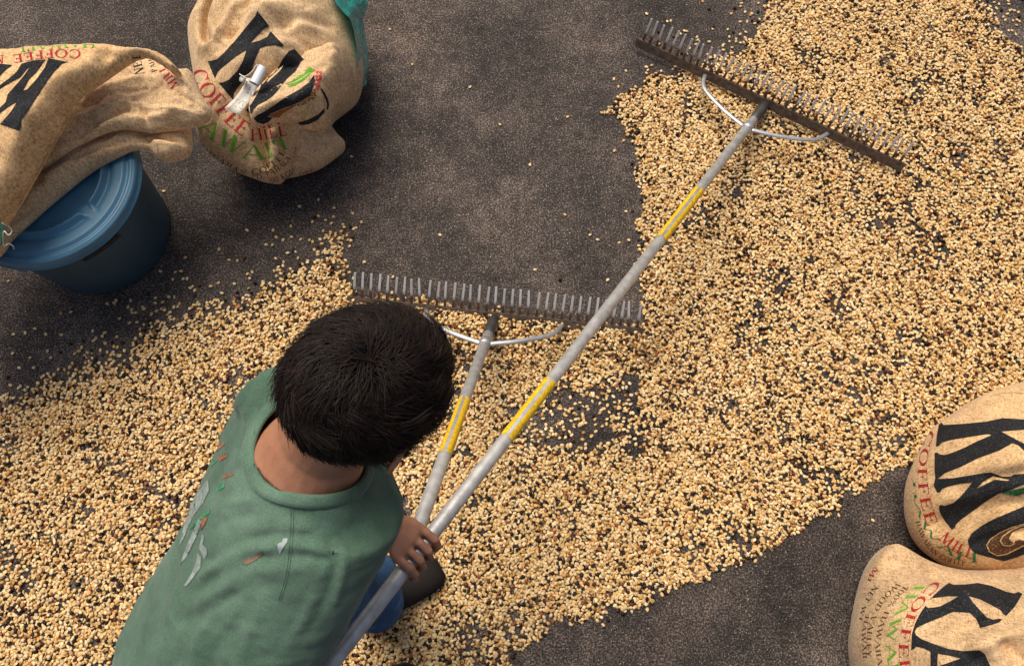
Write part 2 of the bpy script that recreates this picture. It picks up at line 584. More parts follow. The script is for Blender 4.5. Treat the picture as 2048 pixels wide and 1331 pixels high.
def flat_fill(loops, step, groups=None):
    """filled triangles of loops in the picture plane: even-odd within a group, groups united"""
    P, E = [], []
    groups = [[np.asarray(l, float) for l in g_] for g_ in (groups or [loops])]
    loops = [l for g_ in groups for l in g_]
    loops = [np.asarray(l, float) for l in loops]
    for l in loops:
        q = np.vstack([l, l[:1]]); L = np.r_[0, np.cumsum(np.linalg.norm(np.diff(q, axis=0), axis=1))]
        t = []
        for i in range(len(l)):
            k = max(1, int(math.ceil((L[i + 1] - L[i]) / step)))
            t += [L[i] + (L[i + 1] - L[i]) * j / k for j in range(k)]
        S = np.stack([np.interp(t, L, q[:, c]) for c in range(2)], 1)
        o = len(P); P += list(S); E += [(o + i, o + (i + 1) % len(S)) for i in range(len(S))]
    A = np.array(P)
    lo, hi = A.min(0), A.max(0)
    gx, gy = np.meshgrid(np.arange(lo[0], hi[0], step), np.arange(lo[1], hi[1], step))
    G = np.stack([gx.ravel(), gy.ravel()], 1)
    def io(Q):
        out = np.zeros(len(Q), bool)
        for g_ in groups:
            r = np.zeros(len(Q), bool)
            for l in g_: r ^= inside(Q, l)
            out |= r
        return out
    if len(G):
        G = G[io(G)]
        if len(G):
            G = G[np.min([poly_dist(G, l) for l in loops], 0) > step * 0.4]
    res = delaunay_2d_cdt([Vector(p) for p in list(P) + list(G)], E, [], 0, 1e-5)
    V = np.array([tuple(v) for v in res[0]])
    T = [tuple(f) for f in res[2]]
    if not T: return V, T
    cen = np.array([V[list(f)].mean(0) for f in T])
    ok = io(cen)
    return V, [f for f, k in zip(T, ok) if k]

def decal(name, shapes, bvh, mat, parent, off=0.0012, step=3.0, jump=0.03):
    """print on a cloth surface: shapes = list of loop lists"""
    V, Fs = [], []
    for loops in shapes:
        P, T = flat_fill(None, step, loops) if loops and not isinstance(loops[0][0], (tuple, np.ndarray)) else flat_fill(loops, step)
        if not len(T): continue
        hit = [onto(bvh, p[0], p[1], off) for p in P]
        o = len(V)
        V += [h[0] if h else Vector((0, 0, 0)) for h in hit]
        for f in T:
            if all(hit[i] for i in f):
                q = [hit[i][0] for i in f]
                if max((q[0] - q[1]).length, (q[1] - q[2]).length, (q[2] - q[0]).length) < jump:
                    a = (q[1] - q[0]).cross(q[2] - q[0])
                    f2 = f if a.dot(CAMV - q[0]) > 0 else f[::-1]
                    Fs.append(tuple(i + o for i in f2))
    used = sorted({i for f in Fs for i in f}); mp = {i: k for k, i in enumerate(used)}
    if not used: return None
    return add(name, mesh(name, [V[i] for i in used], [tuple(mp[i] for i in f) for f in Fs]), mat, parent)

def tr(pts, sc, ox, oy):
    return [(p[0] / sc + ox, p[1] / sc + oy) for p in pts]

def band(pts, w):
    """stroke as an outline"""
    p = np.asarray(pts, float)
    t = np.gradient(p, axis=0); t /= np.linalg.norm(t, axis=1)[:, None] + 1e-9
    n = np.stack([-t[:, 1], t[:, 0]], 1)
    ww = np.asarray(w if hasattr(w, '__len__') else [w] * len(p), float)[:, None] / 2
    return [tuple(x) for x in np.vstack([p + n * ww, (p - n * ww)[::-1]])]

# a small serif alphabet: every glyph is (advance, list of loops lists) in a 1-high box, y up
def _bar(x0, y0, x1, y1, w):
    return band([(x0, y0), (x1, y1)], w)
def _rect(x0, y0, x1, y1):
    return [(x0, y0), (x1, y0), (x1, y1), (x0, y1)]
TH, TN, SF = 0.15, 0.055, 0.05
def _stem(x, y0=0.0, y1=1.0, w=TH):
    return [[_rect(x - w / 2, y0, x + w / 2, y1)], [_rect(x - w * 1.1, y0, x + w * 1.1, y0 + SF)], [_rect(x - w * 1.1, y1 - SF, x + w * 1.1, y1)]]
def _ring(cx, cy, rx, ry, a0, a1, thick, thin):
    n = 22
    A = [R(a0 + (a1 - a0) * i / n) for i in range(n + 1)]
    o = [(cx + rx * math.cos(a), cy + ry * math.sin(a)) for a in A]
    i_ = [(cx + (rx - thick) * math.cos(a), cy + (ry - thin) * math.sin(a)) for a in A]
    if abs(a1 - a0) >= 359:
        return [o[:-1], i_[:-1]]
    return [o + i_[::-1]]
GL = {
 'I': (0.42, _stem(0.21)),
 'L': (0.72, _stem(0.2) + [[_rect(0.2, 0, 0.66, TN)], [[(0.60, TN), (0.66, TN), (0.69, 0.26), (0.64, 0.20)]]]),
 'F': (0.72, _stem(0.2) + [[_rect(0.2, 1 - TN, 0.64, 1)], [[(0.60, 1 - TN), (0.64, 1 - TN), (0.66, 0.76), (0.62, 0.80)]], [_rect(0.2, 0.49, 0.5, 0.49 + TN)], [_rect(0.47, 0.40, 0.52, 0.64)]]),
 'E': (0.76, _stem(0.2) + [[_rect(0.2, 1 - TN, 0.64, 1)], [[(0.60, 1 - TN), (0.64, 1 - TN), (0.66, 0.76), (0.62, 0.80)]], [_rect(0.2, 0.49, 0.5, 0.49 + TN)], [_rect(0.47, 0.40, 0.52, 0.64)], [_rect(0.2, 0, 0.68, TN)], [[(0.63, TN), (0.68, TN), (0.71, 0.26), (0.66, 0.20)]]]),
 'C': (0.92, [_ring(0.48, 0.5, 0.43, 0.52, 42, 318, 0.15, 0.05), [_rect(0.76, 0.72, 0.82, 0.98)], [_rect(0.76, 0.10, 0.80, 0.26)]]),
 'G': (0.95, [_ring(0.48, 0.5, 0.43, 0.52, 42, 330, 0.15, 0.05), [_rect(0.76, 0.72, 0.82, 0.98)], [_rect(0.72, 0.05, 0.86, 0.42)], [_rect(0.62, 0.40, 0.94, 0.45)]]),
 'O': (0.98, [_ring(0.48, 0.5, 0.44, 0.52, 0, 360, 0.15, 0.05)]),
 '0': (0.72, [_ring(0.35, 0.5, 0.30, 0.50, 0, 360, 0.11, 0.05)]),
 'D': (0.95, _stem(0.2) + [_ring(0.3, 0.5, 0.58, 0.5, -90, 90, 0.15, 0.055)]),
 'P': (0.78, _stem(0.2) + [_ring(0.28, 0.74, 0.42, 0.26, -90, 90, 0.13, 0.055)]),
 'H': (0.98, _stem(0.2) + _stem(0.78) + [[_rect(0.2, 0.48, 0.78, 0.48 + TN)]]),
 'A': (0.98, [[_bar(0.12, 0, 0.48, 1.0, TN)], [_bar(0.48, 1.0, 0.84, 0, TH)], [_rect(0.24, 0.32, 0.70, 0.32 + TN)], [_rect(0.0, 0, 0.26, SF)], [_rect(0.68, 0, 1.0, SF)]]),
 'V': (0.96, [[_bar(0.14, 1, 0.48, 0.0, TH)], [_bar(0.48, 0.0, 0.84, 1, TN)], [_rect(0.0, 1 - SF, 0.28, 1)], [_rect(0.72, 1 - SF, 0.96, 1)]]),
 'W': (1.36, [[_bar(0.14, 1, 0.42, 0.0, TH)], [_bar(0.42, 0.0, 0.70, 1, TN)], [_bar(0.66, 1, 0.96, 0.0, TH)], [_bar(0.96, 0.0, 1.24, 1, TN)], [_rect(0.0, 1 - SF, 0.28, 1)], [_rect(1.12, 1 - SF, 1.36, 1)]]),
 'M': (1.18, [[_bar(0.20, 0, 0.24, 1, TN)], [_bar(0.24, 1, 0.58, 0.06, TH)], [_bar(0.58, 0.06, 0.94, 1, TN)], [_bar(0.95, 0, 0.92, 1, TH)], [_rect(0.06, 0, 0.34, SF)], [_rect(0.80, 0, 1.12, SF)]]),
 'N': (1.0, [[_bar(0.2, 0, 0.2, 1, TN)], [_bar(0.18, 1, 0.80, 0.0, TH)], [_bar(0.80, 0, 0.80, 1, TN)], [_rect(0.06, 0, 0.34, SF)], [_rect(0.66, 1 - SF, 0.94, 1)]]),
 'T': (0.8, _stem(0.4) + [[_rect(0.06, 1 - TN, 0.74, 1)], [_rect(0.06, 0.76, 0.11, 1)], [_rect(0.69, 0.76, 0.74, 1)]]),
 'Y': (0.9, _stem(0.45, 0, 0.45) + [[_bar(0.12, 1, 0.45, 0.42, TH)], [_bar(0.45, 0.42, 0.78, 1, TN)]]),
 'K': (0.95, _stem(0.2) + [[_bar(0.24, 0.42, 0.74, 1, TN)], [_bar(0.38, 0.56, 0.80, 0, TH)], [_rect(0.64, 0, 0.96, SF)]]),
 'U': (0.95, [[_bar(0.2, 1, 0.2, 0.28, TH)], _ring(0.48, 0.30, 0.35, 0.32, 180, 360, 0.13, 0.06), [_bar(0.80, 0.28, 0.80, 1, TN)]]),
 'R': (0.9, _stem(0.2) + [_ring(0.28, 0.74, 0.42, 0.26, -90, 90, 0.13, 0.055), [_bar(0.42, 0.5, 0.80, 0, TH)]]),
 'S': (0.66, [[band([(0.52, 0.80), (0.36, 0.97), (0.16, 0.88), (0.14, 0.70), (0.34, 0.52), (0.54, 0.32), (0.50, 0.10), (0.28, 0.02), (0.08, 0.20)], 0.11)]]),
 '1': (0.5, _stem(0.25) + [[_bar(0.1, 0.82, 0.25, 0.97, TN)]]),
 '4': (0.7, [[_bar(0.46, 0, 0.46, 1, 0.1)], [_bar(0.46, 1, 0.06, 0.34, TN)], [_rect(0.04, 0.28, 0.64, 0.34)]]),
 '3': (0.62, [[band([(0.08, 0.86), (0.30, 0.98), (0.48, 0.80), (0.28, 0.54), (0.52, 0.30), (0.34, 0.03), (0.06, 0.12)], 0.1)]]),
 '%': (0.95, [_ring(0.22, 0.75, 0.18, 0.23, 0, 360, 0.07, 0.04), _ring(0.72, 0.25, 0.18, 0.23, 0, 360, 0.07, 0.04), [_bar(0.22, 0, 0.72, 1, TN)]]),
 "'": (0.30, [[[(0.08, 1.0), (0.22, 1.0), (0.17, 0.66), (0.12, 0.66)]]]),
 '(': (0.4, [_ring(0.42, 0.5, 0.34, 0.62, 120, 240, 0.08, 0.04)]),
 ')': (0.4, [_ring(-0.02, 0.5, 0.34, 0.62, -60, 60, 0.08, 0.04)]),
 '.': (0.25, [[_rect(0.06, 0, 0.18, 0.12)]]),
 ',': (0.25, [[_rect(0.06, -0.12, 0.18, 0.12)]]),
 '#': (0.8, [[_bar(0.25, 0, 0.35, 1, 0.06)], [_bar(0.5, 0, 0.6, 1, 0.06)], [_rect(0.1, 0.3, 0.75, 0.36)], [_rect(0.1, 0.62, 0.75, 0.68)]]),
 ' ': (0.5, []),
}
def text_path(s, path, h, spread=True, wscale=1.0, skew=0.0):
    """glyphs along a curve through the letter middles; h = letter height (number or start, end)"""
    q = smooth_poly(path, 8, False)
    L = np.r_[0, np.cumsum(np.linalg.norm(np.diff(q, axis=0), axis=1))]
    h0, h1 = h if hasattr(h, '__len__') else (h, h)
    k0, k1 = skew if hasattr(skew, '__len__') else (skew, skew)
    adv = [GL[c][0] for c in s]
    tot = sum(adv)
    k = L[-1] / tot if spread else h0 * wscale
    out = []; x = 0
    for c, a in zip(s, adv):
        hh = h0 + (h1 - h0) * (x / tot); sk = k0 + (k1 - k0) * min(1, 1.6 * x / tot)
        glyph = []
        for loops in GL[c][1]:
            ls = []
            for l in loops:
                pp = []
                for u, v in l:
                    sx = (x + u) * k
                    bx = np.interp(np.clip(sx, 0, L[-1]), L, q[:, 0]); by = np.interp(np.clip(sx, 0, L[-1]), L, q[:, 1])
                    e = 1.5
                    tx = np.interp(min(sx + e, L[-1]), L, q[:, 0]) - np.interp(max(sx - e, 0), L, q[:, 0])
                    ty = np.interp(min(sx + e, L[-1]), L, q[:, 1]) - np.interp(max(sx - e, 0), L, q[:, 1])
                    m = math.hypot(tx, ty) + 1e-9; tx, ty = tx / m, ty / m
                    if sx > L[-1]: bx += tx * (sx - L[-1]); by += ty * (sx - L[-1])
                    pp.append((bx + ty * (v - 0.5) * hh + tx * sk * (v - 0.5) * hh, by - tx * (v - 0.5) * hh + ty * sk * (v - 0.5) * hh))
                ls.append(pp)
            glyph.append(ls)
        if glyph: out.append(glyph)
        x += a
    return out

def lettering(glyphs, bvh, mat, parent, step=2.5):
    for g_ in glyphs:
        decal('printed_letter', [g_], bvh, mat, parent, step=step)

def dots(cs, rx, ry, rot=0.0):
    out = []
    for i, (x, y) in enumerate(cs):
        a0 = rot + 0.5 * math.sin(i * 2.3)
        l = [(x + rx * math.cos(t) * math.cos(a0) - ry * math.sin(t) * math.sin(a0), y + rx * math.cos(t) * math.sin(a0) + ry * math.sin(t) * math.cos(a0)) for t in np.linspace(0, 2 * math.pi, 12, endpoint=False)]
        out.append([l])
    return out

def stitches(name, path, bvh, mat, parent, gap=3.2, ln=2.0, w=1.1):
    q = smooth_poly(path, 8, False)
    L = np.r_[0, np.cumsum(np.linalg.norm(np.diff(q, axis=0), axis=1))]
    sh = []
    for s0 in np.arange(0, L[-1] - ln, gap):
        pts = [(np.interp(s_, L, q[:, 0]), np.interp(s_, L, q[:, 1])) for s_ in (s0, s0 + ln / 2, s0 + ln)]
        sh.append([band(pts, w)])
    return decal(name, sh, bvh, mat, parent, off=0.0022, step=2.0)

def string(name, pts3, rad, mat, parent):
    V, Fs = tube(smooth_poly(pts3, 5, False), rad, 6)
    return add(name, mesh(name, V, Fs), mat, parent)

# ------------------------------------------------------------------ sack standing open at the back, plastic liner showing
sB = thing('burlap_sack', unp(540, 200, 0), 'burlap coffee sack slumped upright at the back with teal liner and paper tag', 'sack')
fB = lambda pts: [((q[0] + (7 if q[0] < 402 else 0)), q[1] - 17 * min(1, max(0, (q[1] - 245) / 110)), *q[2:]) for q in pts]
b_low = Blob(fB([(500, 360), (520, 330), (535, 290), (560, 240), (640, 215), (652, 236), (668, 262), (682, 282), (690, 291), (682, 301), (660, 322), (632, 343), (600, 356), (560, 364), (525, 364)]), 0.10,
             [(600, 280, .25), (660, 290, .15), (560, 345, .17)], 0.0, 0.085, seed=3, lump=0.006, n=2, ridge=.022, rang=.75,
             strokes=[([(565, 330), (600, 300), (640, 262)], -0.0145, .010, .2), ([(585, 342), (625, 310), (660, 275)], -0.0145, .010, .18), ([(610, 345), (645, 318), (672, 288)], 0.0116, .010, .15), ([(550, 300), (580, 275), (610, 262)], -.02, .014, .24)])
b_main = Blob(fB([(420, -150), (414, -40), (412, 25), (400, 62), (382, 92), (381, 115), (386, 150), (391, 185), (396, 215), (388, 245), (391, 275), (406, 302), (438, 330), (478, 350), (515, 362), (548, 360), (572, 330), (590, 290), (610, 262), (640, 250), (656, 232), (666, 210), (692, 190), (714, 170), (723, 145), (725, 100), (721, 58), (702, 28), (668, -5), (640, -70), (600, -150)]),
              0.20, [(480, 110, .47), (560, 80, .50), (600, 160, .46), (440, 60, .42), (650, 80, .44), (450, 250, .35), (500, 310, .27), (530, 235, .37), (560, 290, .23), (600, 240, .30), (580, 255, .29), (520, 10, .50), (500, -120, .50), (690, 110, .36)], 0.0, 0.17, seed=1,
              strokes=[([(430, 98), (415, 82), (412, 60), (424, 30), (450, 5)], -0.0508, .012, .36), ([(398, 88), (420, 95), (450, 70), (480, 30)], 0.0232, .016, .40),
                       ([(455, 60), (490, 25), (510, -10)], -0.0203, .012, .45), ([(560, 40), (600, 20), (640, 10)], -0.0174, .016, .46), ([(630, 60), (660, 90), (680, 130)], -0.0203, .018, .42), ([(600, 40), (640, 60), (665, 110), (660, 160)], 0.0174, .02, .44),
                       ([(500, 200), (502, 235), (498, 262), (495, 300)], -0.0435, .011, .38), ([(490, 205), (500, 170), (520, 140)], -0.0232, .015, .44), ([(480, 215), (484, 250), (480, 300)], 0.0145, .014, .36),
                       ([(525, 262), (522, 300), (520, 330)], -0.0174, .010, .30), ([(550, 255), (552, 290), (545, 325)], 0.0145, .012, .28), ([(575, 255), (570, 280), (556, 310)], -0.0261, .012, .28),
                       ([(420, 240), (450, 290), (490, 325)], -0.0087, .02, .3), ([(560, 110), (600, 90), (650, 100)], 0.0101, .016, .47), ([(540, 25), (580, 50), (620, 60)], -0.0116, .012, .48)])
b_fold = Blob([(503, 205, .40), (501, 232, .415), (510, 249, .405), (530, 256, .395), (555, 249, .385), (576, 241, .38), (598, 248, .365), (618, 258, .35), (634, 256, .335), (648, 244, .32), (657, 232, .31), (668, 208, .30), (690, 188, .28), (700, 160, .28), (690, 120, .30), (640, 100, .36), (590, 120, .38), (540, 160, .38)],
              0.34, [(560, 205, .475), (600, 190, .475), (640, 200, .43), (530, 225, .455), (620, 235, .41), (660, 150, .40), (560, 150, .42), (620, 110, .40)], 0.20, 0.028, seed=5, thick=.022,
              strokes=[([(520, 240), (560, 222), (600, 225), (640, 235)], 0.0116, .016, .42), ([(575, 232), (595, 215), (625, 205)], -0.0145, .012, .44), ([(640, 170), (650, 195), (640, 225)], -0.0116, .01, .42)])
for bl, nm in ((b_main, 'sack_body'), (b_low, 'sack_bottom'), (b_fold, 'cloth_fold')):
    bl.build(nm, M['burlap'], sB)
hB = surf_of([b_main, b_low, b_fold])
T1 = lambda p: tr(p, 3.5025, 360, 0)
T8 = lambda p: tr(p, 7.877, 420, 110)
T2 = lambda p: tr(p, 4.928, 380, 100)
decal('printed_letter', [
    [T1([(540, 75), (585, 130), (625, 185), (590, 200), (545, 245), (490, 305), (465, 352), (390, 400), (290, 480), (265, 505), (245, 552), (195, 430), (215, 427), (260, 415), (310, 370), (400, 270), (480, 170), (530, 110)])],
    [T1([(486, 304), (560, 285), (612, 258), (635, 220), (728, 320), (715, 328), (660, 318), (600, 325), (560, 340), (525, 420), (500, 500), (450, 560), (400, 620), (378, 650), (372, 700), (270, 580), (300, 578), (340, 560), (400, 500), (440, 430), (465, 352)])]],
    hB, M['black'], sB)
decal('printed_letter', [
    [T8([(1240, -60), (1330, -90), (1480, 70), (1430, 110), (1360, 240), (1210, 380), (1100, 520), (1000, 640), (900, 720), (760, 790), (690, 860), (650, 940), (560, 870), (600, 830), (660, 760), (730, 640), (790, 520), (810, 450), (880, 370), (1000, 290), (1080, 180), (1150, 60)]),
     T8([(900, 440), (912, 380), (1000, 300), (1090, 215), (1165, 150), (1110, 240), (1040, 310), (960, 380)])],
    [T8([(1640, 310), (1655, 420), (1605, 560), (1585, 640), (1480, 700), (1350, 770), (1150, 840), (950, 930), (900, 970), (985, 990), (930, 1050), (840, 1090), (740, 1060), (690, 1000), (740, 950), (860, 890), (1000, 800), (1200, 660), (1400, 550), (1550, 440)])]],
    hB, M['black'], sB)
decal('printed_cup_line', [[band(T8([(1745, 530), (1790, 600), (1840, 700), (1860, 780), (1848, 860)]), [3, 4.5, 5, 4.5, 3])]], hB, M['black'], sB)
decal('printed_cup_line', [[T8([(1340, 1085), (1400, 1060), (1550, 1020), (1700, 940), (1790, 850), (1803, 840), (1806, 900), (1700, 1020), (1560, 1090), (1400, 1115)])]], hB, M['black'], sB)
decal('printed_scoop', [[T8([(915, 960), (1150, 855), (1350, 780), (1362, 795), (1250, 860), (1150, 920), (1095, 985), (1000, 985)])]], hB, M['rust'], sB)
decal('printed_leaf', [[T8([(1180, 450), (1270, 420), (1350, 350), (1400, 318), (1480, 300), (1520, 230), (1580, 195), (1660, 240), (1560, 275), (1440, 360), (1330, 425), (1200, 458)])],
    [T8([(1205, 468), (1335, 440), (1448, 374), (1565, 290), (1640, 258), (1600, 285), (1560, 330), (1480, 390), (1420, 440), (1330, 490), (1240, 500)])]], hB, M['green'], sB)
decal('printed_berries', dots(T8([(1690, 270), (1740, 275), (1675, 333), (1735, 335), (1685, 390), (1735, 385), (1665, 460), (1715, 435), (1712, 490), (1690, 525)]), 3.3, 2.8), hB, M['berry'], sB, step=2)
decal('printed_beans', dots(T8([(1645, 555), (1610, 600), (1650, 605), (1603, 640), (1655, 640), (1565, 680), (1605, 685), (1632, 685), (1505, 690), (1475, 730), (1550, 718), (1415, 740), (1503, 752), (1395, 782), (1455, 775)]), 3.0, 1.9, -0.5), hB, M['rust'], sB, step=2)
lettering(text_path('COFFEE', T2([(75, 190), (105, 270), (185, 405), (285, 515), (345, 600), (430, 690), (565, 800)]), (31, 30)), hB, M['red'], sB)
lettering(text_path('HILL', T2([(590, 838), (650, 836), (720, 822), (800, 802), (950, 772)]), (24, 30)), hB, M['red'], sB)
lettering(text_path("AWAI'I", T2([(130, 700), (200, 780), (300, 850), (400, 905), (500, 975), (620, 1012), (745, 995), (830, 960), (950, 900)]), (34, 28)), hB, M['green'], sB)
decal('printed_lettering', text_path('HAWAIIAN COFFEE', T2([(75, 900), (150, 1000), (260, 1075), (350, 1125), (440, 1180), (520, 1215), (620, 1205), (720, 1180), (800, 1135), (870, 1075), (920, 985)]), (14, 12)), hB, M['brown'], sB, step=2)
decal('printed_lettering', text_path('CO. PAHALA', T2([(610, 1265), (735, 1232), (830, 1185), (920, 1120), (985, 1055)]), (11, 11)), hB, M['brown'], sB, step=2)
decal('printed_lettering', text_path('(00 KGS)', T2([(780, 1290), (880, 1262), (960, 1225), (1025, 1180)]), (12, 12)), hB, M['black'], sB, step=2)
decal('printed_lettering', text_path('MILL', T2([(1075, 1245), (1140, 1215), (1215, 1165)]), (9, 9)), hB, M['red'], sB, step=2)
stitches('hem_stitching', [(652, -2), (690, 24), (712, 50), (718, 90)], hB, M['stitch'], sB)

# teal liner: a crumpled thin film hanging out of the mouth
m, nt, b = new_mat('teal_plastic_film')
tc = N(nt, 'ShaderNodeTexCoord'); nz = N(nt, 'ShaderNodeTexNoise', i_Scale=14.0, i_Detail=5.0)
nt.links.new(tc.outputs['Object'], nz.inputs['Vector'])
rp = ramp(nt, [(0.3, (0.0, 0.20, 0.18)), (0.7, (0.01, 0.42, 0.37))]); nt.links.new(nz.outputs['Fac'], rp.inputs['Fac'])
nt.links.new(rp.outputs['Color'], b.inputs['Base Color'])
b.inputs['Roughness'].default_value = 0.22
b.inputs['Transmission Weight'].default_value = 0.15
b.inputs['Coat Weight'].default_value = 0.3
n2 = N(nt, 'ShaderNodeTexNoise', i_Scale=30.0, i_Detail=3.0, i_Distortion=1.5); nt.links.new(tc.outputs['Object'], n2.inputs['Vector'])
bp = N(nt, 'ShaderNodeBump', i_Strength=0.6, i_Distance=0.01); nt.links.new(n2.outputs['Fac'], bp.inputs['Height']); nt.links.new(bp.outputs['Normal'], b.inputs['Normal'])
M['teal'] = m

def film(name, L0, L1, nu, nv, amp, seed, parent):
    """sheet between two 3-D curves, crumpled"""
    A, B = smooth_poly(L0, 6, False), smooth_poly(L1, 6, False)
    ta, tb = np.linspace(0, 1, len(A)), np.linspace(0, 1, len(B)); t = np.linspace(0, 1, nu)
    A = np.stack([np.interp(t, ta, A[:, c]) for c in range(3)], 1); B = np.stack([np.interp(t, tb, B[:, c]) for c in range(3)], 1)
    V = []
    for i in range(nu):
        for j in range(nv):
            p = A[i] * (1 - j / (nv - 1)) + B[i] * (j / (nv - 1))
            q = Vector(p)
            r = mnoise.fractal(q / 0.06 + Vector((seed, 0, 0)), 1, 2, 3)
            s_ = abs(mnoise.noise(q / 0.035 + Vector((0, seed, 3)))) * 2 - 0.5
            V.append(p + np.array([0.5, 0.1, 0.85]) * amp * (r + s_) * (0.25 + 0.75 * j / (nv - 1)))
    V = np.array(V); V[:, 2] = np.maximum(V[:, 2], 0.004)
    Fs = [(i * nv + j, i * nv + j + 1, (i + 1) * nv + j + 1, (i + 1) * nv + j) for i in range(nu - 1) for j in range(nv - 1)]
    return add(name, mesh(name, V, Fs), M['teal'], parent)
film('plastic_liner', [unp(640, -60, .40), unp(672, 5, .40), unp(700, 40, .36), unp(712, 90, .30), unp(712, 140, .24), unp(700, 178, .18)],
     [unp(728, -60, .24), unp(733, 5, .22), unp(728, 45, .20), unp(735, 95, .14), unp(737, 145, .10), unp(733, 172, .08)], 60, 22, 0.012, 2.0, sB)

# paper tag and the rolled white slip tied to the sack
tg = thing('paper_tag', unp(485, 195, .42), 'small white handwritten paper tag tied to the back sack', 'tag')
def lifted(px, py, off):
    return np.array(onto(hB, px, py, off)[0])
rows = [((494, 156), (516, 161)), ((489, 168), (515, 174)), ((481, 181), (508, 187)), ((470, 196), (497, 206)), ((460, 206), (487, 219)), ((449, 216), (477, 230))]
V = []
lift = [.022, .021, .022, .024, .026, .028]
# the card hangs between smooth lifted edges
for k, ((ax_, ay_), (bx_, by_)) in enumerate(rows):
    for t in np.linspace(0, 1, 5):
        z = .455 - .010 * k + .004 * math.sin(t * 3 + k)
        base = lifted(ax_ + (bx_ - ax_) * t, ay_ + (by_ - ay_) * t, .006)
        V.append(unp(ax_ + (bx_ - ax_) * t, ay_ + (by_ - ay_) * t, max(z, base[2] + .008)))
Fs = [(i * 5 + j, i * 5 + j + 1, (i + 1) * 5 + j + 1, (i + 1) * 5 + j) for i in range(5) for j in range(4)]
me = mesh('tag_card', V, Fs)
card = add('tag_card', me, M['paper'], tg)
sm = card.modifiers.new('thickness', 'SOLIDIFY'); sm.thickness = 0.0008
hT = BVHTree.FromPolygons([Vector(v) for v in V], Fs)
pen = text_path('#4103', T8([(585, 400), (560, 470), (530, 545)]), 3.6) + text_path('ALLO', T8([(690, 520), (670, 580), (640, 640)]), 3.6) + text_path('41 EC', T8([(640, 490), (600, 590), (570, 680)]), 4) \
    + text_path('KEEP', T8([(465, 705), (420, 780), (385, 830)]), 4) + text_path('SEPARATE', T8([(430, 690), (370, 760), (310, 850)]), 4) + [_r for _r in [[ [(x, y) for x, y in T8([(515 + 68 * math.cos(a), 790 + 62 * math.sin(a)) for a in np.linspace(0, 2 * math.pi, 20, endpoint=False)])], [(x, y) for x, y in T8([(515 + 62 * math.cos(a), 790 + 56 * math.sin(a)) for a in np.linspace(0, 2 * math.pi, 20, endpoint=False)])] ]]] \
    + [[band(T8([(530, 760), (505, 815)]), 0.9)]]
decal('handwriting', pen, hT, M['pen'], tg, off=0.0012, step=2)
ring = [(501 + 2.6 * math.cos(a), 162 + 2.6 * math.sin(a)) for a in np.linspace(0, 2 * math.pi, 16, endpoint=False)]
decal('reinforcing_ring', [[ring, [(501 + 1.3 * math.cos(a), 162 + 1.3 * math.sin(a)) for a in np.linspace(0, 2 * math.pi, 12, endpoint=False)]]], hT, M['rust'], tg, off=0.0012, step=2)
string('tie_string', [unp(501, 162, .462), unp(492, 156, .47), unp(479, 148, .47), unp(490, 153, .485), unp(505, 142, .49), unp(512, 131, .492), unp(518, 130, .49)], 0.0011, M['paper'], tg)
rl = thing('paper_roll', unp(517, 148, .46), 'rolled white slip tied beside the handwritten tag on the back sack', 'paper roll')
mw = mat_plain('white_slip', (0.74, 0.76, 0.80), 0.45, var=0.05)
ax0, ax1 = unp(526, 135, .478), unp(509, 168, .470)
th = []
spir = []
d_, (fa, fb) = nrm(ax1 - ax0), frame_of(ax1 - ax0, (0, 0, 1))
n_ = 64
V = []
for i in range(n_):
    a = 2 * math.pi * 2.4 * i / (n_ - 1); r_ = 0.0135 - 0.0012 * i / n_ * 2.4
    for e in (ax0, ax1): V.append(e + fa * r_ * math.cos(a) + fb * r_ * math.sin(a))
Fs = [(2 * i, 2 * i + 1, 2 * i + 3, 2 * i + 2) for i in range(n_ - 1)]
add('rolled_sheet', mesh('rolled_sheet', V, Fs), mw, rl)
V, Fs = ellipsoid(unp(485, 158, .468), [(1, 0, 0), (0, 1, 0), (0, 0, 1)], (.009, .011, .004), 16, 8)
add('clear_clip', mesh('clear_clip', V, Fs), mat_plain('grey_plastic', (0.33, 0.32, 0.30), 0.3), rl)

# ------------------------------------------------------------------ sack lying over the blue tub
sA = thing('burlap_sack', unp(60, 300, .37), 'burlap coffee sack lying across the blue tub lid with its end folded over', 'sack')
a_low = Blob([(-140, 420), (20, 350), (90, 320), (140, 296), (185, 274), (240, 255), (300, 245), (350, 245), (378, 252), (384, 275), (383, 298), (374, 313), (346, 322), (318, 318), (303, 303), (268, 299), (230, 316), (190, 338), (150, 368), (98, 411), (50, 454), (22, 480), (0, 510), (-60, 540), (-140, 560)], 0.388,
             [(120, 350, .432), (200, 310, .432), (260, 290, .43), (340, 295, .428), (40, 430, .42), (-60, 480, .43), (200, 270, .41), (300, 260, .405)], 0.366, 0.028, seed=8, cell=.006, n=3, ridge=.016, rang=0.55,
             strokes=[([(95, 356), (160, 322), (230, 303), (290, 284), (372, 292)], .016, .012, .43), ([(105, 374), (140, 349), (178, 335)], -.030, .009, .43), ([(150, 318), (200, 292), (250, 278), (310, 276), (376, 283)], -.018, .007, .43), ([(60, 397), (90, 377), (125, 374)], .013, .010, .42), ([(20, 442), (60, 412), (95, 382)], -.016, .009, .42), ([(318, 308), (350, 312), (376, 304)], -.016, .006, .42), ([(60, 430), (110, 396), (150, 362)], .010, .008, .42), ([(310, 300), (340, 302), (372, 298)], .010, .006, .43)])
